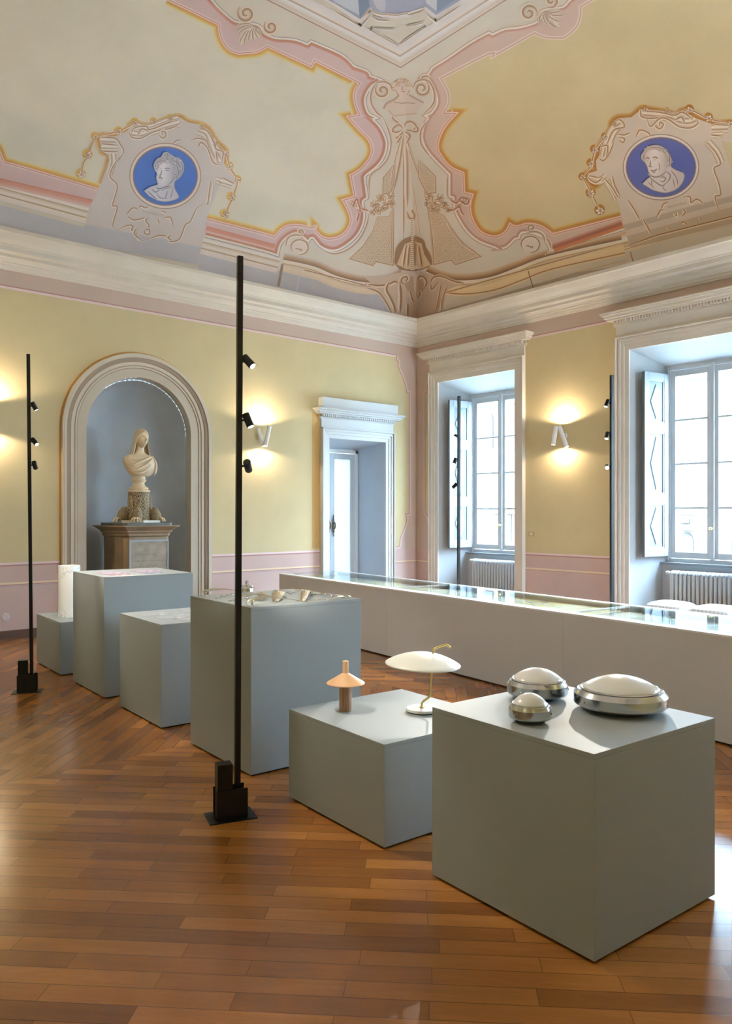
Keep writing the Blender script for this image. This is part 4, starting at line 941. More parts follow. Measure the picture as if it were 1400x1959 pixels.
# portraits
def portrait(fx, full, hair, face, strokes, bc, hc, fc_, dk, shade, light, curls):
    """grisaille head: tone falls off across the form, thin drawn features on top"""
    xs=[p[0] for p in fx(full)]; xa,xb=min(xs),max(xs); ys=[p[1] for p in fx(full)]; ya,yb=min(ys),max(ys)
    fxs=fx(face); fa,fb=min(p[0] for p in fxs),max(p[0] for p in fxs); ga,gb=min(p[1] for p in fxs),max(p[1] for p in fxs)
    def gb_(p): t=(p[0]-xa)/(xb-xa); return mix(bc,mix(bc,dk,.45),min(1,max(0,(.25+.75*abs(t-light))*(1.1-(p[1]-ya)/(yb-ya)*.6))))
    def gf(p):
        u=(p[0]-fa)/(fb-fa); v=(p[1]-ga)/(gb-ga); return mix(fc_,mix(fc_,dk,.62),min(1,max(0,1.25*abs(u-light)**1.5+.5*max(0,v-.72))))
    P.poly(fx([(x-9,y-7) for x,y in smooth_path(full,3)]),shade,11,step=14)
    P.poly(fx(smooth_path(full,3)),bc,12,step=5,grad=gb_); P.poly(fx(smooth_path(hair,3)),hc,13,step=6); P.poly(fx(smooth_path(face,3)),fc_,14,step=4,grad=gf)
    rn=random.Random(len(full))
    hp=smooth_path(hair,3)
    hx0,hx1=min(p[0] for p in hair),max(p[0] for p in hair); hy0,hy1=min(p[1] for p in hair),max(p[1] for p in hair)
    c=0
    while c<curls:
        x,y=rn.uniform(hx0,hx1),rn.uniform(hy0,hy1)
        if not in_poly((x,y),hp): continue
        c+=1; r=rn.uniform(7,13); a=rn.uniform(0,2*PI)
        P.poly(fx([(x+r*math.cos(q),y+r*.8*math.sin(q)) for q in [k*PI/4 for k in range(8)]]),mix(hc,(232,228,222),rn.uniform(.1,.6)),15,step=40)
        P.line(fx([(x+r*math.cos(a+q),y+r*.8*math.sin(a+q)) for q in (0,.7,1.4,2.1,2.8)]),.55,mix(dk,hc,.25),16,step=4)
    for L,w_ in strokes:
        w_*=.62; P.ribbon(fx(smooth_path(L,4)),[(-w_*1.6,mix(dk,fc_,.9)),(-w_*.5,mix(dk,fc_,.25)),(w_*.2,mix(dk,fc_,.1)),(w_*1.0,mix(dk,fc_,.6)),(w_*2.6,mix(dk,fc_,.95))],17,step=3,taper=.3)
    P.ribbon(fx(smooth_path(full,3)),[(-.4,mix(dk,shade,.3)),(.3,mix(dk,bc,.5)),(1.6,mix(dk,bc,.85))],17,closed=True)
portrait(ca,[(522,640),(565,612),(600,600),(625,588),(612,545),(618,510),(600,480),(596,440),(620,400),(650,385),(668,355),(700,350),(740,378),(790,400),(820,440),(820,490),(800,530),(775,555),(755,570),(752,620),(785,685),(740,712),(680,722),(620,712),(560,680)],
 [(600,470),(600,430),(625,400),(655,385),(672,356),(700,352),(742,380),(790,402),(820,440),(820,490),(800,530),(775,555),(758,545),(765,500),(745,450),(700,425),(660,430),(635,455),(625,490)],
 [(622,520),(628,480),(645,450),(690,430),(735,445),(752,490),(752,540),(740,575),(705,595),(660,602),(625,590),(612,545)],
 [([(640,475),(655,470)],1.3),([(675,475),(700,470),(720,478)],1.4),([(680,490),(700,485),(712,492)],1.2),([(658,480),(650,515),(640,530),(655,538)],1.3),([(628,545),(645,542),(662,552)],1.6),([(636,562),(655,566)],1.2),([(705,595),(740,560),(750,530)],1.4),([(745,525),(760,515),(762,540),(748,548)],1.2),
  ([(610,610),(640,625),(680,610),(720,600)],1.8),([(580,625),(610,650),(640,630)],1.6),([(650,640),(690,620),(740,610)],1.2),([(620,655),(640,690),(700,700)],1.2),([(700,640),(680,700)],1.4),([(740,620),(720,700)],1.2),([(550,640),(590,680),(620,705)],1.6),
  ([(615,440),(640,420),(680,415)],1.6),([(670,385),(700,370),(720,385)],1.5),([(720,400),(770,430),(795,470)],1.7),([(760,430),(780,500),(770,540)],1.6),([(680,365),(695,360),(700,375),(685,380)],1.3),([(790,420),(812,460),(800,510)],1.4),([(605,465),(615,440)],1.6)],
 (218,218,219),(172,172,175),(228,227,226),(98,100,108),(44,70,130),.36,46)
portrait(cb,[(652,748),(700,700),(722,690),(700,640),(690,600),(668,562),(648,545),(642,510),(660,480),(690,440),(760,420),(820,434),(868,480),(900,540),(892,590),(905,612),(940,632),(1003,662),(1000,720),(960,780),(900,815),(830,825),(740,802)],
 [(648,545),(642,510),(660,480),(690,440),(760,420),(820,434),(868,480),(902,545),(890,595),(868,590),(862,530),(830,490),(770,462),(705,470),(675,510),(672,555)],
 [(675,545),(680,500),(710,470),(770,462),(830,488),(862,535),(866,590),(850,640),(805,675),(750,685),(712,660),(692,610)],
 [([(678,535),(700,528),(712,540)],1.7),([(738,530),(760,522),(785,535)],1.7),([(690,553),(705,548)],1.3),([(745,548),(770,545)],1.4),([(722,550),(720,590),(712,600),(738,605)],1.5),([(722,632),(750,640),(778,622)],1.8),([(735,655),(765,655)],1.1),([(790,570),(800,610),(790,640)],1.0),([(700,660),(750,690),(810,680),(860,640)],1.6),([(862,560),(880,545),(880,590),(866,600)],1.3),
  ([(712,690),(760,730),(820,765),(850,740)],1.6),([(850,640),(890,680),(860,740)],1.7),([(790,700),(820,690),(850,700),(830,730),(800,720)],1.5),([(730,700),(735,780)],1.3),([(890,630),(940,700),(950,760)],1.5),([(870,720),(830,780),(860,810)],1.2),([(700,730),(760,790)],1.1),([(910,700),(925,780)],1.2),
  ([(700,450),(760,440),(820,455)],1.3),([(830,450),(875,500),(885,560)],1.6),([(655,500),(668,520),(655,545)],1.6),([(820,470),(855,500)],1.2),([(880,560),(895,580)],1.6)],
 (222,214,203),(186,174,156),(228,219,205),(116,96,76),(60,68,124),.42,30)
P.build('painted_decoration',ceiling)
# painted inscriptions under the portraits
def inscription(txt, p0, p1, h, col, lay=13):
    cu=bpy.data.curves.new('inscription','FONT'); cu.body=txt; cu.size=1; cu.resolution_u=2
    ob=bpy.data.objects.new('inscription',cu); C.objects.link(ob)
    dg=bpy.context.evaluated_depsgraph_get(); me=bpy.data.meshes.new_from_object(ob.evaluated_get(dg))
    C.objects.unlink(ob); bpy.data.objects.remove(ob)
    xs=[v.co.x for v in me.vertices]; x0,x1=min(xs),max(xs); ym=max(v.co.y for v in me.vertices)
    dx,dy=p1[0]-p0[0],p1[1]-p0[1]; L=math.hypot(dx,dy); ux,uy=dx/L,dy/L
    for v in me.vertices:
        t=(v.co.x-x0)/(x1-x0)*L; q=v.co.y/ym*h
        v.co=vault_hit(p0[0]+ux*t+uy*q, p0[1]+uy*t-ux*q, lay)
    me.materials.clear(); me.materials.append(mat('inscription_paint_'+txt[0].lower(),col,.85))
    o=bpy.data.objects.new('inscription',me); C.objects.link(o); o.parent=ceiling
inscription('DONIZETTI',(140+515/3.889,200+800/3.889),(140+665/3.889,200+838/3.889),4.6,(168,152,130))
inscription('ROSSINI',(1080+872/4.375,180+955/4.375),(1080+1018/4.375,180+918/4.375),4.6,(176,150,116))

# ================================================================== LAMPS ON THE WALLS
LAMPW=mat('white_lamp_paint',(232,232,230),.4)
def sconce(pos, wall, v, label=None, up=None, dn=None, cone=168):
    """two short white tubes meeting at one end; light leaves upward and downward along the wall"""
    r=empty('wall_sconce',pos); tag(r,label,'wall lamp','wall lamps made of two crossed white tubes')
    out=Vector((0,-1,0)) if wall=='B' else (Vector((-1,0,0)) if wall=='R' else (Vector((1,0,0)) if wall=='L' else Vector((0,1,0))))
    al=Vector((1,0,0)) if wall in 'BF' else Vector((0,-1,0) if wall=='R' else (0,1,0))
    def pt(a,z,d): return al*a+Vector((0,0,z))+out*d
    if v: t1=(pt(-.085,.13,.075),pt(-.0,-.15,.075)); t2=(pt(.08,.16,.14),pt(.005,-.15,.14))
    else: t1=(pt(-.06,.15,.14),pt(-.10,-.14,.16)); t2=(pt(-.05,.15,.075),pt(.085,-.18,.075))
    for a,b in (t1,t2):
        mb=MB(); d=(b-a).normalized()
        mb.tube([a,a+d*.004,b-d*.004,b],[.030,.034,.034,.030],20); tb=mb.build('tube',LAMPW,r,smooth=True)
        mb=MB(); e=b+d*.001; mb.tube([e-d*.004,e],[.026,.026],16); mb.build('lens',emis('warm_lens',(1,.86,.62),14),tb)
    mb=MB(); M=Matrix.Translation(pt(0,-.0,0)); 
    mb.tube([pt(0,0,.001),pt(0,0,.02)],[.045,.045],20); mb.build('wall_mount',LAMPW,r,smooth=True)
    for s_,e_ in ((1,up or SCONCE_UP),(-1,dn or SCONCE_DN)):
        l=bpy.data.lights.new('sconce_light','SPOT'); l.energy=e_; l.color=WARM; l.spot_size=math.radians(cone); l.spot_blend=.25; l.shadow_soft_size=.03
        o=bpy.data.objects.new('sconce_light',l); C.objects.link(o); o.parent=r
        p=pt(0,.20*s_,.13); o.location=p; dd=(Vector((0,0,s_))+(-out)*.12).normalized()
        o.rotation_euler=dd.to_track_quat('-Z','Y').to_euler()
    return r
SCONCE_UP,SCONCE_DN=34,22
sconce((6.79,Y1,2.775),'B',True,'white V-shaped wall lamp glowing beside the doorway')
sconce((X1,7.17,2.77),'R',False,'white inverted V wall lamp between the two windows')
o=sconce((2.80,Y1,2.775),'B',True,'white V-shaped wall lamp left of the arched niche')
o=sconce((X1,3.3,2.77),'R',False,'unseen white inverted V wall lamp added right of the nearer window')  # out-of-view lamp added for its light

for i_,t_ in ((1.2,'left of the middle'),(4.9,'in the middle'),(8.6,'near the windows')): sconce((i_,Y0,2.77),'F',False,'added uplight on the unseen wall behind the camera, '+t_,120,2,86)  # unseen lamps added to brighten the vault from behind the camera
for i_,t_ in ((1.8,'nearest the camera'),(5.4,'in the middle'),(9.0,'nearest the niche wall')): sconce((X0,i_,2.77),'L',True,'added V-shaped uplight on the unseen side wall, '+t_,120,2,86)  # more added lamps out of view, lighting the vault from the left

# ================================================================== LIGHT STICKS
BLK=mat('matt_black_metal',(11,11,12),.42,.0,spec=.4)
BULB=emis('spot_lens',(1,.93,.8),5); BULBX=emis('spot_lens_bright',(1,.95,.85),60)
def stick(base, lean, top_z, heads, baserot, label, lights=()):
    r=empty('floor_lamp',base,0); tag(r,label,'floor lamp','tall black stick floor lamps with small spotlights')
    # foot: a folded plate of two upright sheets on a flat sheet, and the power box between them
    R=Matrix.Rotation(baserot,4,'Z')
    mb=MB(); mb.box(-.125,-.085,0,.125,.085,.005,R); mb.build('floor_plate',BLK,r)
    mb=MB(); mb.box(-.082,-.048,.005,.082,-.042,.155,R); mb.build('upright_sheet',BLK,r)
    mb=MB(); mb.box(-.082,.036,.005,.082,.042,.155,R); mb.build('upright_sheet',BLK,r)
    mb=MB(); mb.box(-.075,-.040,.005,.005,.034,.285,R); mb.build('power_box',BLK,r,bevel=.002)
    p0=R@Vector((.036,0,.02)); p1=Vector((p0.x+lean[0],p0.y+lean[1],top_z))
    mb=MB(); h=.0145
    vs=[]
    for p in (p0,p1): vs+=[p+R@Vector(q) for q in ((-h,-h,0),(h,-h,0),(h,h,0),(-h,h,0))]
    mb.add(vs,[(3,2,1,0),(4,5,6,7),(0,1,5,4),(1,2,6,5),(2,3,7,6),(3,0,4,7)]); mb.build('pole',BLK,r)
    for z,dir_,sd,lit in heads:
        t=(z-p0.z)/(p1.z-p0.z); q=p0+(p1-p0)*t
        d=Vector(dir_).normalized(); side=Vector(sd).normalized()
        c=q+side*.047
        mb=MB(); mb.tube([c-d*.038,c-d*.036,c+d*.036,c+d*.038],[.018,.0205,.0205,.019],20); hd=mb.build('spot_head',BLK,r,smooth=True)
        mb=MB(); mb.tube([q+side*.012,c-side*.01],[.006,.006],8); mb.build('joint',BLK,hd)
        mb=MB(); mb.tube([c+d*.0375,c+d*.0392],[.0165,.0165],16); mb.build('lens',BULBX if lit==2 else BULB,hd)
        if lit is not None:
            l=bpy.data.lights.new('spot_beam','SPOT'); l.energy=SPOT_W*(lit if lit else 1); l.color=(1,.93,.80); l.spot_size=math.radians(46); l.spot_blend=.6; l.shadow_soft_size=.016
            o=bpy.data.objects.new('spot_beam',l); C.objects.link(o); o.parent=r; o.location=c+d*.045; o.rotation_euler=d.to_track_quat('-Z','Y').to_euler()
    return r
SPOT_W=165
RT=Vector((CY,-SY,0)); FW=Vector((SY,CY,0)); UP=Vector((0,0,1))
def aim(frm, to): return tuple(Vector(to)-Vector(frm))
# pole foot positions found from where each pole meets the floor
cpx=(2.165,3.60)
def headz(px_y,Z): return EYE+(CYP-px_y)*Z/F_PX
Zc=SY*cpx[0]+CY*cpx[1]
br=-math.radians(18)
stick((cpx[0],cpx[1],0),(.018,0),headz(490,Zc+.02),[
   (headz(690,Zc),aim((2.2,3.6,2.4),(2.9,2.1,.75)),RT,.38),
   (headz(803,Zc),aim((2.2,3.6,2.1),(2.62,3.0,.5)),RT,.38),
   (headz(891,Zc),aim((2.2,3.6,1.85),(3.1,4.6,1.03)),RT+FW*.1,.5)],br,'tall black stick lamp in front of the tableware plinth, nearest of four')
lp=(2.30,7.28); Zl=SY*lp[0]+CY*lp[1]
stick((lp[0],lp[1],0),(-.03,.0),headz(678,Zl),[
   (headz(777,Zl),aim((2.33,7.2,2.5),(3.1,7.0,1.04)),RT,1),
   (headz(845,Zl),aim((2.33,7.2,2.2),(3.0,5.8,.77)),RT,1),
   (headz(890,Zl),aim((2.33,7.2,2.0),(3.05,8.2,.7)),RT,.4)],br-.1,'tall black stick lamp left of the marble cylinder by the niche wall')
rp=(6.93,4.34); Zr=SY*rp[0]+CY*rp[1]
stick((rp[0],rp[1],0),(0,0),headz(717,Zr),[
   (headz(771,Zr),aim((6.9,4.3,2.7),(6.0,4.6,.75)),-RT,1),
   (headz(833,Zr),aim((6.9,4.3,2.4),(5.95,4.0,.75)),-RT,1),
   (headz(893,Zr),aim((6.9,4.3,2.05),(3.4,2.0,.9)),-RT,2)],br,'tall black stick lamp behind the display case near the larger window')
fp=(6.86,6.33); Zf=SY*fp[0]+CY*fp[1]
stick((fp[0],fp[1],0),(0.01,0),headz(757,Zf),[
   (headz(835,Zf),aim((6.9,6.3,2.6),(3.6,4.6,1.0)),-RT,2),
   (headz(882,Zf),aim((6.9,6.3,2.3),(6.1,6.2,.75)),-RT,1),
   (headz(929,Zf),aim((6.9,6.3,2.0),(6.2,7.4,.75)),-RT,1)],br,'tall black stick lamp standing against the far window')

# ================================================================== PLINTHS
PA=-math.radians(3.4)
def plinth(front, h, w, label, d=.85):
    r=empty('plinth',(front[0],front[1],0),PA); tag(r,label,'plinth','pale grey painted plinths in a row')
    mb=MB(); mb.box(.02,.02,0,w-.02,d-.02,.012); mb.build('recessed_foot',mat('shadow_gap_black',(12,12,12),.8),r)  # recessed foot coloured black for the shade in the gap
    mb=MB(); mb.box(0,0,.012,w,d,h-.0195); mb.build('body',WHITE,r,bevel=.0015)
    mb=MB(); mb.box(0,0,h-.0188,w,d,h); mb.build('top_panel',WHITE,r,bevel=.0015)
    return r
PL={}
for k,f,h,w,lab in [('B1',(2.425,1.576),.745,.81,'large pale grey plinth carrying three round metal lamps'),
   ('B2',(2.497,2.761),.50,.82,'low pale grey plinth carrying the wooden and the white table lamps'),
   ('B3',(2.577,4.047),1.022,.83,'tall pale grey plinth covered with metal tableware'),
   ('B4',(2.645,5.371),.77,.82,'pale grey plinth of middle height with grey prints on top'),
   ('B5',(2.705,6.563),1.042,.82,'tall pale grey plinth with coloured prints, in front of the niche'),
   ('B6',(2.765,7.766),.52,.82,'low pale grey plinth under the marble cylinder')]:
    plinth(f,h,w,lab); PL[k]=(f,h,w)
def on(k,u,v,dz=0):
    f,h,w=PL[k]; c,s=math.cos(PA),math.sin(PA)
    return (f[0]+c*u-s*v, f[1]+s*u+c*v, h+dz)

# ---- display cases, three modules in line
VA=-math.radians(6.7); vd=Vector((math.sin(-VA),math.cos(VA),0)); 
CASEW=mat('case_paint',(216,216,220),.5,mottle=.03,mscale=1.5)
v0=Vector((6.155,8.953,0))
CG=bpy.data.materials.new('case_glass'); CG.use_nodes=True; nt=CG.node_tree
for nn in list(nt.nodes):
    if nn.type!='OUTPUT_MATERIAL': nt.nodes.remove(nn)
g1=nt.nodes.new('ShaderNodeBsdfTransparent'); g1.inputs[0].default_value=(.93,.97,.96,1)
g2=nt.nodes.new('ShaderNodeBsdfGlossy'); g2.inputs['Roughness'].default_value=.01
fr=nt.nodes.new('ShaderNodeFresnel'); fr.inputs[0].default_value=1.5; mxs=nt.nodes.new('ShaderNodeMixShader')
ge=nt.nodes.new('ShaderNodeNewGeometry'); mu=nt.nodes.new('ShaderNodeMath'); mu.operation='SUBTRACT'; mu.use_clamp=True
nt.links.new(fr.outputs[0],mu.inputs[0]); nt.links.new(ge.outputs['Backfacing'],mu.inputs[1]); nt.links.new(mu.outputs[0],mxs.inputs[0]); nt.links.new(g1.outputs[0],mxs.inputs[1]); nt.links.new(g2.outputs[0],mxs.inputs[2]); nt.links.new(mxs.outputs[0],nt.nodes['Material Output'].inputs[0])
def paper_mat(name, cols, scale, bg_=(214,214,206)):
    m=bpy.data.materials.new(name); m.use_nodes=True; nt=m.node_tree; b=nt.nodes['Principled BSDF']; b.inputs['Roughness'].default_value=.6
    tc=nt.nodes.new('ShaderNodeTexCoord'); v=nt.nodes.new('ShaderNodeTexNoise'); v.inputs['Scale'].default_value=scale; v.inputs['Detail'].default_value=3; v.inputs['Distortion'].default_value=1.2
    r=nt.nodes.new('ShaderNodeValToRGB'); r.color_ramp.interpolation='LINEAR' if 'photo' in name else 'CONSTANT'; e=r.color_ramp.elements
    e[0].position=0; e[0].color=(*s2l(cols[0]),1); e[1].position=.40; e[1].color=(*s2l(bg_),1)
    for i,c in enumerate(cols[1:]):
        x=e.new(.52+.06*i); x.color=(*s2l(c),1)
    nt.links.new(tc.outputs['Object'],v.inputs['Vector']); nt.links.new(v.outputs[0],r.inputs[0]); nt.links.new(r.outputs[0],b.inputs['Base Color']); return m
MAPS=[paper_mat('green_yellow_drawing',[(150,160,120),(206,196,120),(150,176,150),(226,222,200)],9),paper_mat('pale_drawing',[(150,156,160),(200,204,196),(180,190,180),(226,224,214)],12),paper_mat('ochre_drawing',[(120,110,90),(214,194,110),(196,204,150),(224,220,196)],8)]
names=['long white display case, farthest module, by the doorway','long white display case, middle module of the run','long white display case, nearest module cut by the right edge']
DW,DL=.95,2.535
for i in range(3):
    p=v0-vd*(DL*(i+1)); r=empty('display_case',(p.x,p.y,0),VA); tag(r,names[i],'display case','white glazed display cases joined in one long run')
    L=DL-.002
    mb=MB(); mb.box(.02,.02,0,DW-.02,L-.02,.015); mb.build('recessed_foot',mat('shadow_gap_black',(12,12,12),.8),r)
    mb=MB(); mb.box(0,0,.015,DW,L,.70); mb.box(0,0,.70,.02,L,.7424); mb.box(DW-.02,0,.70,DW,L,.7424); mb.build('body',CASEW,r,bevel=.001)
    t=.10
    mb=MB(); mb.box(0,0,.7425,t,L,.757); mb.box(DW-t,0,.7425,DW,L,.757); mb.box(t,0,.7425,DW-t,.02,.757); mb.box(t,L-.02,.7425,DW-t,L,.757); mb.build('rim',mat('case_rim',(242,243,245),.35),r,bevel=.001)
    mb=MB(); mb.box(t-.01,.01,.7575,DW-t+.01,L-.01,.7635); mb.build('glass_top',CG,r)
    mb=MB(); mb.box(t,.02,.701,DW-t,L-.02,.706); mb.build('tray',mat('case_tray',(222,224,222),.7),r)
rnd=random.Random(11)
grp='drawings and prints laid out inside the display case'
posn=['at the doorway end','beside the far window','in the middle of the run','next to the lamp stick','towards the nearer window']
k=0
for i in range(3):
    y=.08; cnt=0
    while y<DL-.35:
        l=rnd.uniform(.28,.42)
        if y+l>DL-.05: break
        p=v0-vd*(DL*(i+1)); M=Matrix.Translation((p.x,p.y,0))@Matrix.Rotation(VA,4,'Z')
        big=rnd.random()<.7
        rows=[(.10,.84)] if big else [(.10,.44),(.50,.84)]
        for a,b in rows:
            mb=MB(); mb.box(0,0,0,b-a,l-.03,.0015); q=M@Vector((a,y,.7065))
            o=mb.build('drawing_sheet',MAPS[k%3],None); o.location=q; o.rotation_euler=(0,0,VA+rnd.uniform(-.02,.02))
            loc_='%s display case'%('farthest','middle','nearest')[i]
            ords=['first','second','third','fourth','fifth','sixth','seventh','eighth','ninth','tenth']
            tag(o,'%s%s drawing under glass, %s sheet in the %s'%(('' if big else 'small '),('green and yellow','pale grey','ochre')[k%3],ords[cnt],loc_.replace('display case','case')),'drawing',grp); k+=1; cnt+=1
        y+=l

# ================================================================== THINGS ON THE PLINTHS
# ---- round metal bulkhead lamps
CHR=mat('polished_aluminium',(196,198,200),.16,1.0); CHD=mat('dark_rubber',(46,48,50),.5)
OPAL=mat('opal_glass',(226,225,226),.2,spec=.5)
def bulkhead(pos, s, sz, rot, label):
    r=empty('round_metal_lamp',pos,rot); tag(r,label,'lamp','round polished metal lamps with opal domes')
    def Q(p): return [(a*s,b*sz) for a,b in p]
    mb=MB(); mb.lathe(Q([(.135,0),(.135,.02),(.15,.024)]),64); mb.build('foot_ring',CHD,r,smooth=True)
    mb=MB(); mb.lathe(Q([(.15,.022),(.188,.022),(.196,.029),(.196,.070),(.1795,.088),(.174,.090),(.172,.083)]),96); mb.build('housing',CHR,r,smooth=True,sharp=20)
    mb=MB(); mb.lathe(Q([(.173,.082),(.173,.0885),(.166,.089)]),64); mb.build('gasket',CHD,r,smooth=True)
    mb=MB(); mb.lathe(Q([(.166,.083),(.1665,.092),(.161,.0965),(.157,.097)]),96); mb.build('glass_rim',CHR,r,smooth=True)
    prof=[(.162,.087)]+[(.1605*(1-i/16),.093+.054*(1-(1-i/16)**2)**.85) for i in range(17)]
    mb=MB(); mb.lathe(Q(prof),72); mb.build('opal_dome',OPAL,r,smooth=True)
    mb=MB(); M=Matrix.Rotation(-1.2,4,'Z'); mb.box(.166*s,-.013,.080*sz,.184*s,.013,.0905*sz,M); mb.box(.170*s,-.006,.080*sz,.190*s,.006,.0875*sz,M); mb.build('clip',CHR,r,bevel=.001)
    for a in (0,2.1,4.2):
        mb=MB(); mb.lathe([(.004,0),(.004,.003),(0,.0035)],8,M=Matrix.Rotation(a,4,'Z')@Matrix.Translation((.196*s,0,.048*sz))@Matrix.Rotation(PI/2,4,'Y'))
        mb.build('screw',CHR,r)
def onz(px,py,z):
    d=ray(px,py); t=(z-EYE)/d[2]; return (d[0]*t,d[1]*t,z)
bulkhead(onz(1186.5,1357,.745),1,1,.75,'largest round metal lamp with opal dome, on the front plinth')
bulkhead(onz(1027.4,1334,.745),.705,.92,-.95,'medium round metal lamp, rearmost on the front plinth')
bulkhead(onz(1013.5,1379.5,.745),.44,.78,.95,'smallest round metal lamp with opal dome')
# ---- wooden cone lamp
WOODP=mat('pale_beech',(222,176,134),.45,mottle=.08,mscale=14); WOODD=mat('grained_oak',(176,138,108),.5,mottle=.2,mscale=10)
def wave(name,a,b):
    m=bpy.data.materials.new(name); m.use_nodes=True; nt=m.node_tree; bs=nt.nodes['Principled BSDF']; bs.inputs['Roughness'].default_value=.5
    tc=nt.nodes.new('ShaderNodeTexCoord'); mp=nt.nodes.new('ShaderNodeMapping'); mp.inputs['Scale'].default_value=(60,60,4)
    n=nt.nodes.new('ShaderNodeTexNoise'); n.inputs['Scale'].default_value=1.5; n.inputs['Detail'].default_value=5; r=nt.nodes.new('ShaderNodeValToRGB'); r.color_ramp.elements[0].position=.35; r.color_ramp.elements[1].position=.65
    r.color_ramp.elements[0].color=(*s2l(a),1); r.color_ramp.elements[1].color=(*s2l(b),1)
    nt.links.new(tc.outputs['Object'],mp.inputs[0]); nt.links.new(mp.outputs[0],n.inputs['Vector']); nt.links.new(n.outputs[0],r.inputs[0]); nt.links.new(r.outputs[0],bs.inputs['Base Color']); return m
WOODD=wave('grained_oak_stem',(142,104,78),(186,148,118))
p=onz(661,1359,.5); r=empty('wooden_table_lamp',p); tag(r,'wooden table lamp with conical shade and cylinder base','table lamp')
mb=MB(); mb.lathe([(.034,0),(.0358,.002),(.0358,.17),(0,.17)],48); mb.build('stem',WOODD,r,smooth=True)
mb=MB(); mb.lathe([(.098,.148),(.1055,.1495),(.1065,.152),(.105,.1545),(.10,.158),(.022,.205),(.017,.208),(.017,.208)],64); mb.build('cone_shade',WOODP,r,smooth=True)
mb=MB(); mb.lathe([(.0172,.2075),(.0165,.21),(.0165,.272),(.0155,.274),(0,.2745)],32); mb.build('top_knob',WOODP,r,smooth=True)
# ---- white dish lamp
p=onz(807.7,1361,.5); r=empty('white_table_lamp',p); tag(r,'white dish-shaped table lamp with bent brass stem and marble foot','table lamp')
MARB=mat('white_marble',(226,226,224),.3,mottle=.07,mscale=9)
mb=MB(); mb.lathe([(.083,0),(.083,.006),(0,.006)],48); mb.build('foot_pad',CHD,r,smooth=True)
mb=MB(); mb.lathe([(.086,.0062),(.090,.008),(.090,.017),(.087,.021),(0,.022)],64); mb.build('marble_foot',MARB,r,smooth=True)
mb=MB(); mb.lathe([(.016,.022),(.016,.025),(.006,.028),(0,.028)],24)
rt=Vector((CY,-SY,0))
def sp(L): return [rt*a+Vector((0,0,b)) for a,b in L]
st=smooth_path([(-.002,.024),(-.002,.042),(.006,.056),(.020,.066),(.036,.078),(.043,.090),(.045,.105),(.052,.208),(.058,.300),(.0595,.325),(.064,.340),(.078,.351),(.10,.359),(.124,.366),(.136,.366),(.146,.359),(.154,.351)],4)
mb.tube(sp(st),.0062,14); mb.build('brass_stem',BRASS,r,smooth=True)
tilt=Matrix.Rotation(math.radians(2.6),4,Vector((SY,CY,0)))
MM=Matrix.Translation(rt*.003+Vector((0,0,.262)))@tilt
pr=[(.200,-.008),(.207,-.005),(.2085,-.001),(.2065,.004)]+[(.2065*(1-i/16),.004+.060*(1-(1-i/16)**2)**.95) for i in range(1,17)]
pin=[(.199*i/12,-.004+.058*(1-(i/12)**2)) for i in range(13)]+[(.200,-.008)]
mb=MB(); mb.lathe(pin+pr,72,M=MM); mb.build('dish_shade',mat('white_enamel',(228,228,222),.35),r,smooth=True)
mb=MB(); mb.lathe([(.012,0),(.012,.004),(.007,.006)],20,M=Matrix.Translation(rt*.0575+Vector((0,0,.315)))); mb.build('collar',BRASS,r,smooth=True)
# ---- marble cylinder
p=onz(127.5,1181,.52); r=None
MV=bpy.data.materials.new('veined_marble'); MV.use_nodes=True; nt=MV.node_tree; bs=nt.nodes['Principled BSDF']; bs.inputs['Roughness'].default_value=.35
tc=nt.nodes.new('ShaderNodeTexCoord'); n=nt.nodes.new('ShaderNodeTexNoise'); n.inputs['Scale'].default_value=3; n.inputs['Detail'].default_value=8; n.inputs['Distortion'].default_value=1.5
rr=nt.nodes.new('ShaderNodeValToRGB'); e=rr.color_ramp.elements; e[0].position=.485; e[0].color=(*s2l((238,238,236)),1); e[1].position=.515; e[1].color=(*s2l((238,238,236)),1); x=e.new(.5); x.color=(*s2l((206,206,208)),1)
nt.links.new(tc.outputs['Object'],n.inputs['Vector']); nt.links.new(n.outputs[0],rr.inputs[0]); nt.links.new(rr.outputs[0],bs.inputs['Base Color'])
mb=MB(); mb.lathe([(.103,0),(.106,.003),(.106,.527),(.103,.53),(.09,.53),(.09,.45),(0,.45)],64)
o=mb.build('marble_cylinder',MV,None,smooth=True); o.location=(p[0]+.04,p[1]+.04,.52); tag(o,'white veined marble cylinder standing on the low corner plinth','vase')
# ---- prints on two plinths
PM=[paper_mat('violet_photo_print',[(60,40,60),(150,110,150),(190,160,190),(220,210,215)],14,(200,180,200)),paper_mat('dark_photo_print',[(70,50,60),(120,80,90),(200,170,180),(210,200,205)],16,(180,150,160)),paper_mat('blue_photo_print',[(80,90,120),(120,120,150),(180,180,200),(210,210,215)],16,(150,150,176)),paper_mat('grey_photo_print',[(120,122,128),(150,152,158),(190,192,196),(214,214,216)],11,(166,168,174))]
def prints(k, items, grp):
    for (u,v,w,l,mi,lab) in items:
        mb=MB(); mb.box(0,0,0,w,l,.0012); o=mb.build('photo_print',PM[mi],None); o.location=on(k,u,v,.0004); o.rotation_euler=(0,0,PA); tag(o,lab,'print',grp)
prints('B5',[(.10,.10,.20,.13,1,'dark red photo print at the front of the niche-side plinth'),(.10,.30,.24,.20,0,'violet photo print, front left of the plinth before the niche'),(.42,.12,.20,.16,2,'blue photo print, front right of the plinth before the niche'),(.44,.36,.24,.20,0,'violet and rose photo print, rear right of the plinth before the niche')],'coloured photo prints on the tall plinth')
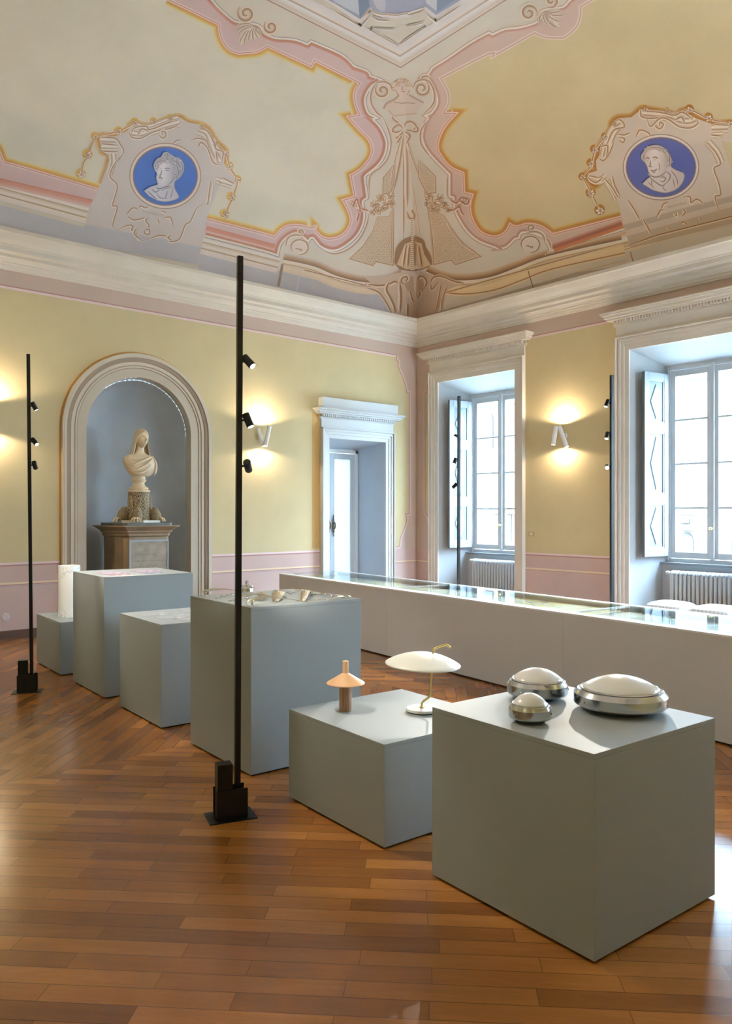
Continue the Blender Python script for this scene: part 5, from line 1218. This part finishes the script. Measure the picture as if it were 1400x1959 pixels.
prints('B4',[(.08,.52,.22,.16,3,'small grey photo print, rearmost of its plinth'),(.12,.28,.26,.16,3,'grey photo print in the middle of its plinth'),(.20,.08,.26,.14,3,'grey photo print nearest the front corner of its plinth'),(.44,.54,.24,.18,3,'grey photo print, rear right beside the tableware plinth')],'grey photo prints on the middle plinth')
# ---- metal tableware on the tall plinth
SIL=mat('dull_silver',(206,198,180),.3,1.0,mottle=.12,mscale=30); SILP=mat('bright_silver',(216,216,220),.1,1.0); SILG=mat('hammered_silver',(180,168,144),.45,.85,mottle=.3,mscale=60,bump=.6,bscale=140)
def table_item(name,label,cat,u,v,rz,grp='metal tableware on the tall plinth'):
    r=empty(name,on('B3',u,v),PA+rz); return tag(r,label,cat,grp)
def rod_pair(u,v,rz,label,L=.30,hgt=.045):
    r=table_item('curved_server',label,'tableware',u,v,rz)
    for dy in (0,.055):
        pts=smooth_path([(0,.004),(-.012,.014),(-.008,.028),(.02,hgt*.85),(.10,hgt),(.20,hgt*.75),(L,.008)],5)
        mb=MB(); n=len(pts); mb.tube([(a,dy*(1-a/L*.7),b) for a,b in pts],[.004+.0045*math.sin(PI*min(1,i/n*1.1)) for i in range(n)],10,.55); mb.build('curved_rod',SIL,r,smooth=True)
def leafblade(u,v,rz,label,L=.26,w=.05,mt=None,arch=.02):
    r=table_item('leaf_blade_server',label,'tableware',u,v,rz); mb=MB(); secs=[]; N=16
    for i in range(N+1):
        t=i/N; x=L*t; ww=w*.5*(.25+.75*math.sin(PI*min(1,t*1.02))**.6); z=.006+arch*math.sin(PI*t)
        secs.append([(x,-ww,z),(x,-ww*.5,z+.006),(x,0,z+.009),(x,ww*.5,z+.006),(x,ww,z),(x,0,z-.003)])
    mb.loft(secs,6); mb.build('blade',mt or SILG,r,smooth=True)
    mb=MB(); mb.tube([(0,0,.006+.0),(L*.5,0,.018+arch),(L*.97,0,.012)],.0026,6); mb.build('midrib',SIL,r,smooth=True)
def twig(u,v,rz,label,L=.28,n=7):
    r=table_item('twig_fork',label,'tableware',u,v,rz); mb=MB(); mb.tube([(0,0,.006),(L*.4,.004,.014),(L,0,.006)],[.005,.0045,.002],8); mb.build('stalk',SIL,r,smooth=True)
    mb=MB()
    for i in range(n):
        t=(i+1.2)/(n+1); s=1 if i%2 else -1
        mb.tube([(L*t,0,.01),(L*t+.02,s*.014,.016),(L*t+.034,s*.03,.014)],[.0035,.003,.0012],6)
    mb.build('prongs',SILP,r,smooth=True)
rod_pair(.07,.74,.05,'pair of curved silver servers at the rear left of the tall plinth',.30)
rod_pair(.05,.055,.12,'pair of curved silver servers at the front corner of the tall plinth',.36,.05)
rod_pair(.05,.22,.10,'curved silver servers just right of the black pole',.34,.055)
twig(.05,.56,.55,'thin silver twig fork lying left of the black pole',.26)
twig(.05,.38,.15,'short silver twig fork near the left edge of the tall plinth',.2,5)
leafblade(.27,.16,.95,'broad hammered leaf server leaning across the middle',.40,.085,None,.035)
leafblade(.40,.05,.90,'long grey hammered leaf server, right of the broad one',.46,.06,None,.04)
leafblade(.24,.30,1.0,'small dark leaf server left of the broad leaf',.24,.06,None,.03)
leafblade(.74,.10,-.25,'narrow hammered server at the right edge of the tall plinth',.07,.04,None,.008)
leafblade(.61,.05,.22,'short bar-like hammered server at the right front corner',.15,.035,None,.012)
twig(.64,.80,-1.75,'silver twig with sharp leaves at the back of the tall plinth',.34,8)
twig(.76,.70,-1.65,'long silver twig along the rear right edge',.26,8)
twig(.68,.38,-1.2,'silver twig fork right of the broad leaves',.24,8)
twig(.76,.36,-1.7,'silver twig fork next to the right edge',.2,8)
twig(.42,.035,.02,'flat silver twig fork along the right front edge',.18,6)
# faceted bright jug beside the pole
r=table_item('silver_teapot','bright silver pot with knobbed lid behind the black pole','teapot',.30,.60,.5)
mb=MB(); mb.lathe([(.022,0),(.034,.004),(.048,.018),(.054,.036),(.05,.056),(.036,.07),(.022,.076),(0,.078)],12); mb.build('body',SILP,r,smooth=False)
mb=MB(); mb.lathe([(.02,.076),(.014,.084),(.006,.088),(.012,.094),(.013,.1),(.008,.106),(0,.108)],14); mb.build('lid',SILP,r,smooth=True)
mb=MB(); mb.tube([(-.045,0,.03),(-.07,0,.04),(-.072,0,.062),(-.05,0,.068)],.004,8); mb.build('handle',SILP,r,smooth=True)
mb=MB(); mb.tube([(.045,0,.036),(.064,0,.05),(.07,0,.066)],[.009,.007,.005],8); mb.build('spout',SILP,r,smooth=True)

# ================================================================== BUST ON ITS PEDESTAL
STN=mat('brown_grey_stone',(150,128,100),.6,mottle=.2,mscale=5); STP=mat('inscribed_stone_panel',(166,152,134),.7,mottle=.22,mscale=9); STD=mat('slate_slab',(112,110,104),.6,mottle=.15,mscale=8)
PX,PY=4.758,10.40
r=empty('pedestal',(PX,PY,0)); tag(r,'brown stone pedestal with inscribed panel inside the arched niche','pedestal')
def oct_(hw,hd,ch,z): return [(-hw+ch,-hd,z),(hw-ch,-hd,z),(hw,-hd+ch,z),(hw,hd,z),(-hw,hd,z),(-hw,-hd+ch,z)]
def slab(L,name,m,par):
    mb=MB(); mb.loft([oct_(*q) for q in L],6); return mb.build(name,m,par,bevel=.003)
bd=slab([(.33,.35,.06,.0),(.33,.35,.06,1.262)],'body',STN,r)
slab([(.40,.42,.06,0),(.40,.42,.06,.12),(.36,.38,.06,.16)],'plinth_base',STN,r)
slab([(.335,.355,.06,1.265),(.345,.365,.06,1.280),(.345,.365,.06,1.305),(.37,.39,.06,1.330),(.37,.39,.06,1.345),(.43,.45,.06,1.395),(.445,.465,.06,1.400),(.445,.465,.06,1.415)],'moulded_cap',STN,r)
slab([(.36,.38,.05,1.4152),(.36,.38,.05,1.455)],'slate_slab',STD,r)
mb=MB(); mb.box(-.2549,-.362,.25,.2749,-.351,1.1999); pn=mb.build('inscribed_panel',STP,r)
mb=MB(); 
for q in ((-.275,.23,-.255,1.20),(.275,.23,.292,1.20),(-.275,1.20,.292,1.22)): mb.box(q[0],-.37,q[1],q[2],-.351,q[3])
mb.build('panel_border',mat('grey_marble_strip',(160,166,180),.4),pn)
# incised lines of lettering, worn past reading
INK=mat('worn_incised_letters',(112,98,82),.8); rn=random.Random(4)
for z,x0,x1,hh in ((1.015,-.20,.10,.014),(.93,-.25,.27,.018),(.855,-.20,.27,.018),(.775,-.10,.12,.014)):
    x=x0; mb=MB()
    while x<x1:
        mb=MB(); wl=rn.uniform(.03,.09); e=min(x+wl,x1)
        while x<e:
            w_=rn.uniform(.006,.012); h1=hh*rn.uniform(.5,1)
            if rn.random()<.5: mb.box(x,-.3628,z,x+.0025,-.3615,z+h1); mb.box(x,-.3628,z+h1-.003,x+w_,-.3615,z+h1)
            else: mb.box(x,-.3628,z,x+w_,-.3615,z+.003); mb.box(x+w_*.5,-.3628,z,x+w_*.5+.0025,-.3615,z+h1)
            x+=w_+.004
        x+=.016; mb.build('worn_lettering',INK,pn)
# bust
BM=mat('aged_marble',(222,200,166),.5,mottle=.16,mscale=7,bump=.12,bscale=30)
def carved_mat():
    m=bpy.data.materials.new('carved_foliage_stone'); m.use_nodes=True; nt=m.node_tree; bs=nt.nodes['Principled BSDF']; bs.inputs['Roughness'].default_value=.7
    tc=nt.nodes.new('ShaderNodeTexCoord'); w1=nt.nodes.new('ShaderNodeTexVoronoi'); w1.feature='DISTANCE_TO_EDGE'; w1.inputs['Scale'].default_value=38
    r_=nt.nodes.new('ShaderNodeValToRGB'); r_.color_ramp.elements[0].position=.03; r_.color_ramp.elements[0].color=(*s2l((186,168,136)),1); r_.color_ramp.elements[1].position=.14; r_.color_ramp.elements[1].color=(*s2l((104,88,66)),1)
    bp=nt.nodes.new('ShaderNodeBump'); bp.invert=True; bp.inputs['Strength'].default_value=.8; bp.inputs['Distance'].default_value=.01
    nt.links.new(tc.outputs['Object'],w1.inputs['Vector']); nt.links.new(w1.outputs[0],r_.inputs[0]); nt.links.new(r_.outputs[0],bs.inputs['Base Color']); nt.links.new(w1.outputs[0],bp.inputs['Height']); nt.links.new(bp.outputs[0],bs.inputs['Normal']); return m
CV=carved_mat(); CVD=mat('scaled_stone',(150,130,98),.7,mottle=.4,mscale=30,bump=.8,bscale=70)
# the carved drum with four crouching supports stands on the slab and carries the bust
drum=empty('carved_drum',(PX-.01,PY-.08,1.455)); tag(drum,'carved foliage drum with clawed feet under the marble bust','statue base')
mb=MB(); mb.lathe([(.30,0),(.30,.03),(.29,.032),(0,.032)],6,M=Matrix.Rotation(.3,4,'Z')); mb.build('white_tray',mat('tray_marble',(214,208,192),.5),drum)
mb=MB(); mb.lathe([(.170,.03),(.167,.06),(.158,.12),(.150,.25),(.142,.40),(.147,.41),(.147,.42),(0,.42)],48); mb.build('drum',CV,drum,smooth=True)
# raised leaf scrolls on the drum face
mb=MB()
for a0 in (-PI/2-.1,-PI/2+1.2,-PI/2-1.3,PI/2):
    for s in (-1,1):
        pts=[]
        for i in range(15):
            t=i/14; a=a0+s*(.05+.30*math.sin(PI*t)*(1-t*.3)); z=.05+.32*t; rr_=.172-.026*t/1+.003; pts.append((rr_*math.cos(a),rr_*math.sin(a),z))
        mb.tube(pts,.006,6)
        for j in range(5):
            z=.08+.05*j; a=a0+s*(.05+.03*j); r0=.170-.07*z
            mb.tube([((r0+.004)*math.cos(a0),(r0+.004)*math.sin(a0),z),((r0+.01)*math.cos(a0+s*.14),(r0+.01)*math.sin(a0+s*.14),z+.035),((r0+.004)*math.cos(a0+s*.26),(r0+.004)*math.sin(a0+s*.26),z+.075)],[.007,.006,.002],6)
mb.build('leaf_scroll',mat('leaf_scroll_stone',(190,172,140),.7),drum,smooth=True)
for a in (-PI*.5-.55,-PI*.5+.95,PI*.5+.6,PI-.05):
    dx,dy=math.cos(a),math.sin(a); secs=[]
    for i in range(11):
        t=i/10; z=.032+.185*t; rr_=.075*math.sin(PI*(.30+.66*t))**.7; off=.215+.02*(1-t)
        secs.append([(dx*off+rr_*math.cos(q)*(1.0),dy*off+rr_*math.sin(q),z) for q in [2*PI*k/16 for k in range(16)]])
    mb=MB(); mb.loft(secs,16); sp_=mb.build('crouching_support',CVD,drum,smooth=True)
    mb=MB()
    for s in (-1.1,-.4,.4,1.1):
        b=a+s*.6; mb.tube([(dx*.26,dy*.26,.06),(dx*.26+math.cos(b)*.05,dy*.26+math.sin(b)*.05,.062),(dx*.26+math.cos(b)*.085,dy*.26+math.sin(b)*.085,.045),(dx*.26+math.cos(b)*.105,dy*.26+math.sin(b)*.105,.012)],[.018,.015,.012,.006],8)
    mb.build('claw',BM,sp_,smooth=True)
bust=empty('marble_bust',(PX-.01,PY-.08,1.875)); bust.scale=(1.12,1.0,1.10); tag(bust,'marble bust of a veiled woman standing in the niche','statue')
mb=MB(); mb.lathe([(.135,0),(.142,.01),(.138,.022),(.11,.03),(.122,.045),(.118,.055),(.085,.07),(.068,.10),(.072,.125),(.085,.135),(.09,.15),(.078,.165),(.078,.20),(0,.205)],40); mb.build('socle',BM,bust,smooth=True)
def ringp(z,rx,ry,cx=0,cy=0,n=56,e=2.0,fold=0,ph=0,kf=9,front=1.0):
    out=[]
    for k in range(n):
        a=2*PI*k/n; c,s=math.cos(a),math.sin(a)
        m=1+fold*math.sin(kf*a+ph)
        x=cx+rx*m*(abs(c)**(2/e))*(1 if c>=0 else -1); y=cy+ry*m*(abs(s)**(2/e))*(1 if s>=0 else -1)
        if s>0: y=cy+(y-cy)*front
        out.append((x,y,z))
    return out
# torso: shoulders wide, cut below the breast; drapery folds run diagonally (fold phase moves with height)
T=[(.195,.07,.05,.02,-.02,.0),(.205,.115,.075,.02,-.02,.012),(.225,.140,.09,.018,-.02,.02),(.255,.165,.105,.014,-.025,.028),(.29,.185,.115,.01,-.03,.03),(.33,.20,.12,.004,-.03,.03),(.37,.208,.118,.0,-.026,.03),(.405,.206,.108,-.002,-.018,.026),(.43,.195,.096,-.002,-.012,.02),(.45,.172,.084,-.002,-.008,.014),(.467,.135,.072,0,-.004,.008),(.482,.092,.060,.002,-.002,.0),(.50,.064,.053,.006,-.004,0),(.53,.052,.048,.010,-.008,0),(.565,.049,.047,.014,-.012,0),(.60,.052,.052,.016,-.014,0)]
mb=MB(); mb.loft([ringp(z,rx,ry,cx,cy,64,2.2,f,z*38,11) for z,rx,ry,cx,cy,f in T],64); mb.build('draped_torso',BM,bust,smooth=True)
mb=MB()
for pts,w_ in [([(-.20,-.03,.40),(-.15,-.12,.33),(-.08,-.155,.36),(.02,-.15,.40),(.10,-.12,.435),(.15,-.05,.45)],.014),([(-.195,-.05,.35),(-.12,-.145,.27),(-.02,-.165,.31),(.08,-.15,.38),(.14,-.09,.43)],.013),([(-.17,-.08,.27),(-.08,-.15,.23),(.02,-.15,.26),(.09,-.14,.33),(.15,-.08,.42)],.011),([(.16,-.08,.43),(.185,-.10,.35),(.18,-.10,.27),(.17,-.08,.21)],.013),([(.19,-.05,.42),(.205,-.07,.34),(.20,-.06,.24)],.012),([(-.14,-.08,.42),(-.11,-.125,.40),(-.02,-.12,.41),(.06,-.10,.43)],.008)]:
    q=[]
    for i in range(len(pts)-1):
        p0,p1,p2,p3=[Vector(pts[min(max(i+d,0),len(pts)-1)]) for d in (-1,0,1,2)]
        q+=[.5*((2*p1)+(p2-p0)*t+(2*p0-5*p1+4*p2-p3)*t*t+(3*p1-p0-3*p2+p3)*t**3) for t in (0,.2,.4,.6,.8)]
    q.append(Vector(pts[-1])); n_=len(q); mb.tube(q,[w_*(.35+.65*math.sin(PI*(k_+.5)/n_)) for k_ in range(n_)],10)
mb.lathe([(0,0),(.016,.004),(.018,.01),(0,.016)],12,M=Matrix.Translation((.145,-.08,.44))@Matrix.Rotation(PI/2,4,'X'))
mb.build('drapery_fold',BM,bust,smooth=True)
# head, shaped from a sphere: brow, eye hollows, nose, lips, chin, turned a little to the right
def headfn():
    vs=[];n1,n2=40,56
    for i in range(n1+1):
        ph=PI*i/n1
        for j in range(n2):
            th=2*PI*j/n2; x=math.sin(ph)*math.sin(th); y=-math.sin(ph)*math.cos(th); z=math.cos(ph)
            rx,ry,rz=.070,.086,.105
            jaw=1-.30*max(0,-z)**1.3
            X,Y,Z=x*rx*jaw,y*ry*(1-.12*max(0,-z)),z*rz
            fr_=max(0,-y)
            g=lambda cx,cz,sx,sz: math.exp(-((X-cx)/sx)**2-((Z-cz)/sz)**2)*(1 if y<0 else 0)
            Y-= .022*g(0,-.018,.010,.018)+.011*g(0,.006,.008,.022)      # nose
            Y+= .016*(g(.027,.010,.014,.011)+g(-.027,.010,.014,.011))   # eye hollows
            Y-= .010*(g(.027,.008,.010,.006)+g(-.027,.008,.010,.006))  # lids
            Y-= .007*(g(.027,.028,.018,.007)+g(-.027,.028,.018,.007))   # brow
            Y-= .010*g(0,-.048,.020,.0045)+.010*g(0,-.061,.016,.005)     # lips
            Y+= .004*g(0,-.054,.020,.003)
            Y-= .010*g(0,-.086,.018,.014)                                # chin
            Y-= .004*(g(.036,-.02,.018,.022)+g(-.036,-.02,.018,.022))    # cheeks
            vs.append((X,Y,Z))
    fs=[(i*n2+j,i*n2+(j+1)%n2,(i+1)*n2+(j+1)%n2,(i+1)*n2+j) for i in range(n1) for j in range(n2)]
    return vs,fs
HM=Matrix.Translation((.018,-.037,.668))@Matrix.Rotation(.20,4,'Z')@Matrix.Rotation(-.04,4,'X')@Matrix.Scale(1.12,4)
vs,fs=headfn(); mb=MB(); mb.add([HM@Vector(p) for p in vs],fs); mb.build('head',BM,bust,smooth=True)
# hair parted in waves under the veil
mb=MB()
for s in (-1,1):
    for q in range(4):
        mb.tube([HM@Vector(p) for p in [(s*.004,-.074+q*.008,.078+q*.006),(s*.034,-.068+q*.01,.062+q*.008),(s*.058,-.040+q*.01,.030+q*.006),(s*.066,-.020+q*.01,-.01+q*.004),(s*.062,-.004+q*.01,-.045)]],[.008,.011,.012,.011,.006],8)
mb.build('hair',BM,bust,smooth=True)
# veil: a shell over the crown falling behind the ears on to both shoulders
secs=[]; N=18
for i in range(N+1):
    t=i/N
    if t<.45:
        u=t/.45; z=.800-.125*u**1.6; rr_=math.sin(min(1,.12+u)*PI/2); rx=.088*rr_; ry=.100*rr_; cy=.0
    else:
        u=(t-.45)/.55; z=.675-.235*u; rx=.088+.050*u**1.3; ry=.100-.012*u; cy=.010+.02*u
    ring=[]
    op=(0.0 if t<.22 else min(1,(t-.22)/.12))*1.02       # half-angle of the opening at the face
    ins=.010
    M_=24
    for k in range(M_+1):
        a=-PI/2+op+(2*PI-2*op)*k/M_; f=1+.03*math.sin(a*13+t*3)*(1 if t>.4 else .3)
        ring.append((.018+rx*f*math.cos(a),-.025+cy+ry*f*math.sin(a),z))
    for k in range(M_,-1,-1):
        a=-PI/2+op+(2*PI-2*op)*k/M_; f=1+.03*math.sin(a*13+t*3)*(1 if t>.4 else .3)
        ring.append((.018+(rx*f-ins)*math.cos(a),-.025+cy+(ry*f-ins)*math.sin(a),z-.004))
    secs.append(ring)
mb=MB(); mb.loft(secs,len(secs[0])); mb.build('veil',BM,bust,smooth=True)

# ================================================================== RADIATORS, STOOLS, PLATES
RADM=mat('radiator_enamel',(196,200,204),.4)
def rad(y0,y1,x,label):
    n=int((y1-y0)/.062); r=empty('radiator',(x,(y0+y1)/2,0)); tag(r,label,'radiator','white column radiators under the windows')
    proto=None
    for i in range(n):
        y=y1-(i+.5)*.062-(y0+y1)/2
        if proto is None:
            mb=MB()
            for dx in (-.055,0,.055): mb.tube([(dx,0,.14),(dx,0,.17),(dx,0,.70),(dx,0,.73)],[.014,.021,.021,.014],10,.75)
            secs=[[(c*(.085),s*.024*(1 if True else 1),z) for c,s in [(math.cos(2*PI*k/16),math.sin(2*PI*k/16)) for k in range(16)]] for z in (.69,)]
            for zc in (.13,.735):
                L=[]
                for j in range(7):
                    t=j/6*PI; L.append([(math.cos(2*PI*k/16)*(.03+.055*math.sin(t)**.6),math.sin(2*PI*k/16)*(.008+.016*math.sin(t)),zc+.035*-math.cos(t)) for k in range(16)])
                mb.loft(L,16)
            proto=mb.build('radiator_section',RADM,r,smooth=True); o=proto
        else:
            o=proto.copy(); C.objects.link(o); o.parent=r
        o.location=(0,y,0)
    mb=MB(); yy=(y1-y0)/2; mb.tube([(0,yy-.01,.735),(0,yy+.03,.735)],.012,8)
    mb.lathe([(.014,0),(.024,.006),(.026,.03),(.022,.055),(0,.06)],16,M=Matrix.Translation((0,yy+.03,.735))@Matrix.Rotation(-PI/2,4,'X')); mb.tube([(0,yy+.02,.735),(0,yy+.02,.02)],.010,8)
    mb.tube([(0,-yy+.02,.13),(0,-yy+.02,.0)],.010,8)
    mb.build('valve',mat('white_plastic',(226,228,230),.35),r,smooth=True)
rad(8.22,9.36,XR-.19,'white column radiator under the far narrow window')
rad(4.50,5.64,XR-.19,'white column radiator under the nearer window, behind the stools')
def stripe_mat():
    m=bpy.data.materials.new('striped_fabric'); m.use_nodes=True; nt=m.node_tree; bs=nt.nodes['Principled BSDF']; bs.inputs['Roughness'].default_value=.8
    tc=nt.nodes.new('ShaderNodeTexCoord'); w=nt.nodes.new('ShaderNodeTexWave'); w.bands_direction='Y'; w.inputs['Scale'].default_value=6.5; r_=nt.nodes.new('ShaderNodeValToRGB')
    r_.color_ramp.elements[0].position=.3; r_.color_ramp.elements[0].color=(*s2l((206,210,214)),1); r_.color_ramp.elements[1].position=.6; r_.color_ramp.elements[1].color=(*s2l((232,232,230)),1)
    nt.links.new(tc.outputs['Object'],w.inputs['Vector']); nt.links.new(w.outputs[0],r_.inputs[0]); nt.links.new(r_.outputs[0],bs.inputs['Base Color']); return m
SF=stripe_mat(); BAND=mat('beige_band_fabric',(196,182,170),.85,mottle=.12,mscale=40); DOT=mat('brown_tuft',(120,96,80),.85); LEGW=mat('painted_leg',(206,200,190),.5)
def stool(y1,label):
    W_,D_=.53,.42; r=empty('upholstered_stool',(9.32+D_/2,y1-W_/2,0)); tag(r,label,'stool','striped upholstered stools by the radiator')
    def sq(hx,hy,z,n=32): return [(hx*(abs(math.cos(a))**.35)*(1 if math.cos(a)>=0 else -1),hy*(abs(math.sin(a))**.35)*(1 if math.sin(a)>=0 else -1),z) for a in [2*PI*k/n for k in range(n)]]
    mb=MB(); mb.loft([sq(D_/2,W_/2,.365),sq(D_/2+.004,W_/2+.004,.39),sq(D_/2-.003,W_/2-.003,.415),sq(D_/2-.05,W_/2-.05,.445),sq(D_/2-.11,W_/2-.12,.462),sq(.05,.06,.468)],32); mb.build('cushion',SF,r,smooth=True)
    mb=MB(); mb.box(-D_/2-.003,-W_/2-.003,.30,D_/2+.003,W_/2+.003,.366); mb.build('band',BAND,r,bevel=.008)
    for i in range(6):
        mb=MB(); mb.lathe([(.010,0),(.008,.005),(0,.006)],10,M=Matrix.Translation((-D_/2-.004,-W_/2+.03+i*(W_-.06)/5,.34))@Matrix.Rotation(-PI/2,4,'Y')); mb.build('tuft',DOT,r)
    for sx in (-1,1):
        for sy in (-1,1):
            mb=MB(); mb.tube([(sx*(D_/2-.035),sy*(W_/2-.035),0),(sx*(D_/2-.035),sy*(W_/2-.035),.30)],[.014,.024],10); mb.build('leg',LEGW,r,smooth=True)
stool(5.33,'striped upholstered stool in front of the radiator, left of the pair')
stool(4.73,'striped upholstered stool in front of the radiator, right of the pair')
# switch plate beside the far window and round socket by the baseboard
r=empty('light_switch',(X1-.003,7.80,1.25)); tag(r,'small beige switch plate on yellow wall beside the far window','switch')
mb=MB(); mb.box(-.008,-.06,-.04,0,.06,.04); mb.build('plate',mat('beige_plate',(186,168,128),.5),r,bevel=.003)
mb=MB(); mb.box(-.012,-.018,-.018,-.008,.018,.018); mb.build('rocker',mat('pale_rocker',(226,216,190),.5),r,bevel=.002)
r=empty('wall_socket',(3.02,Y1-.003,.285)); tag(r,'round pale socket cover low on the wall at the left','socket')
mb=MB(); mb.lathe([(.05,0),(.05,.004),(.044,.010),(.02,.012),(.02,.008),(0,.008)],28,M=Matrix.Rotation(PI/2,4,'X')); mb.build('cover',mat('pale_pink_plastic',(206,190,186),.5),r,smooth=True)
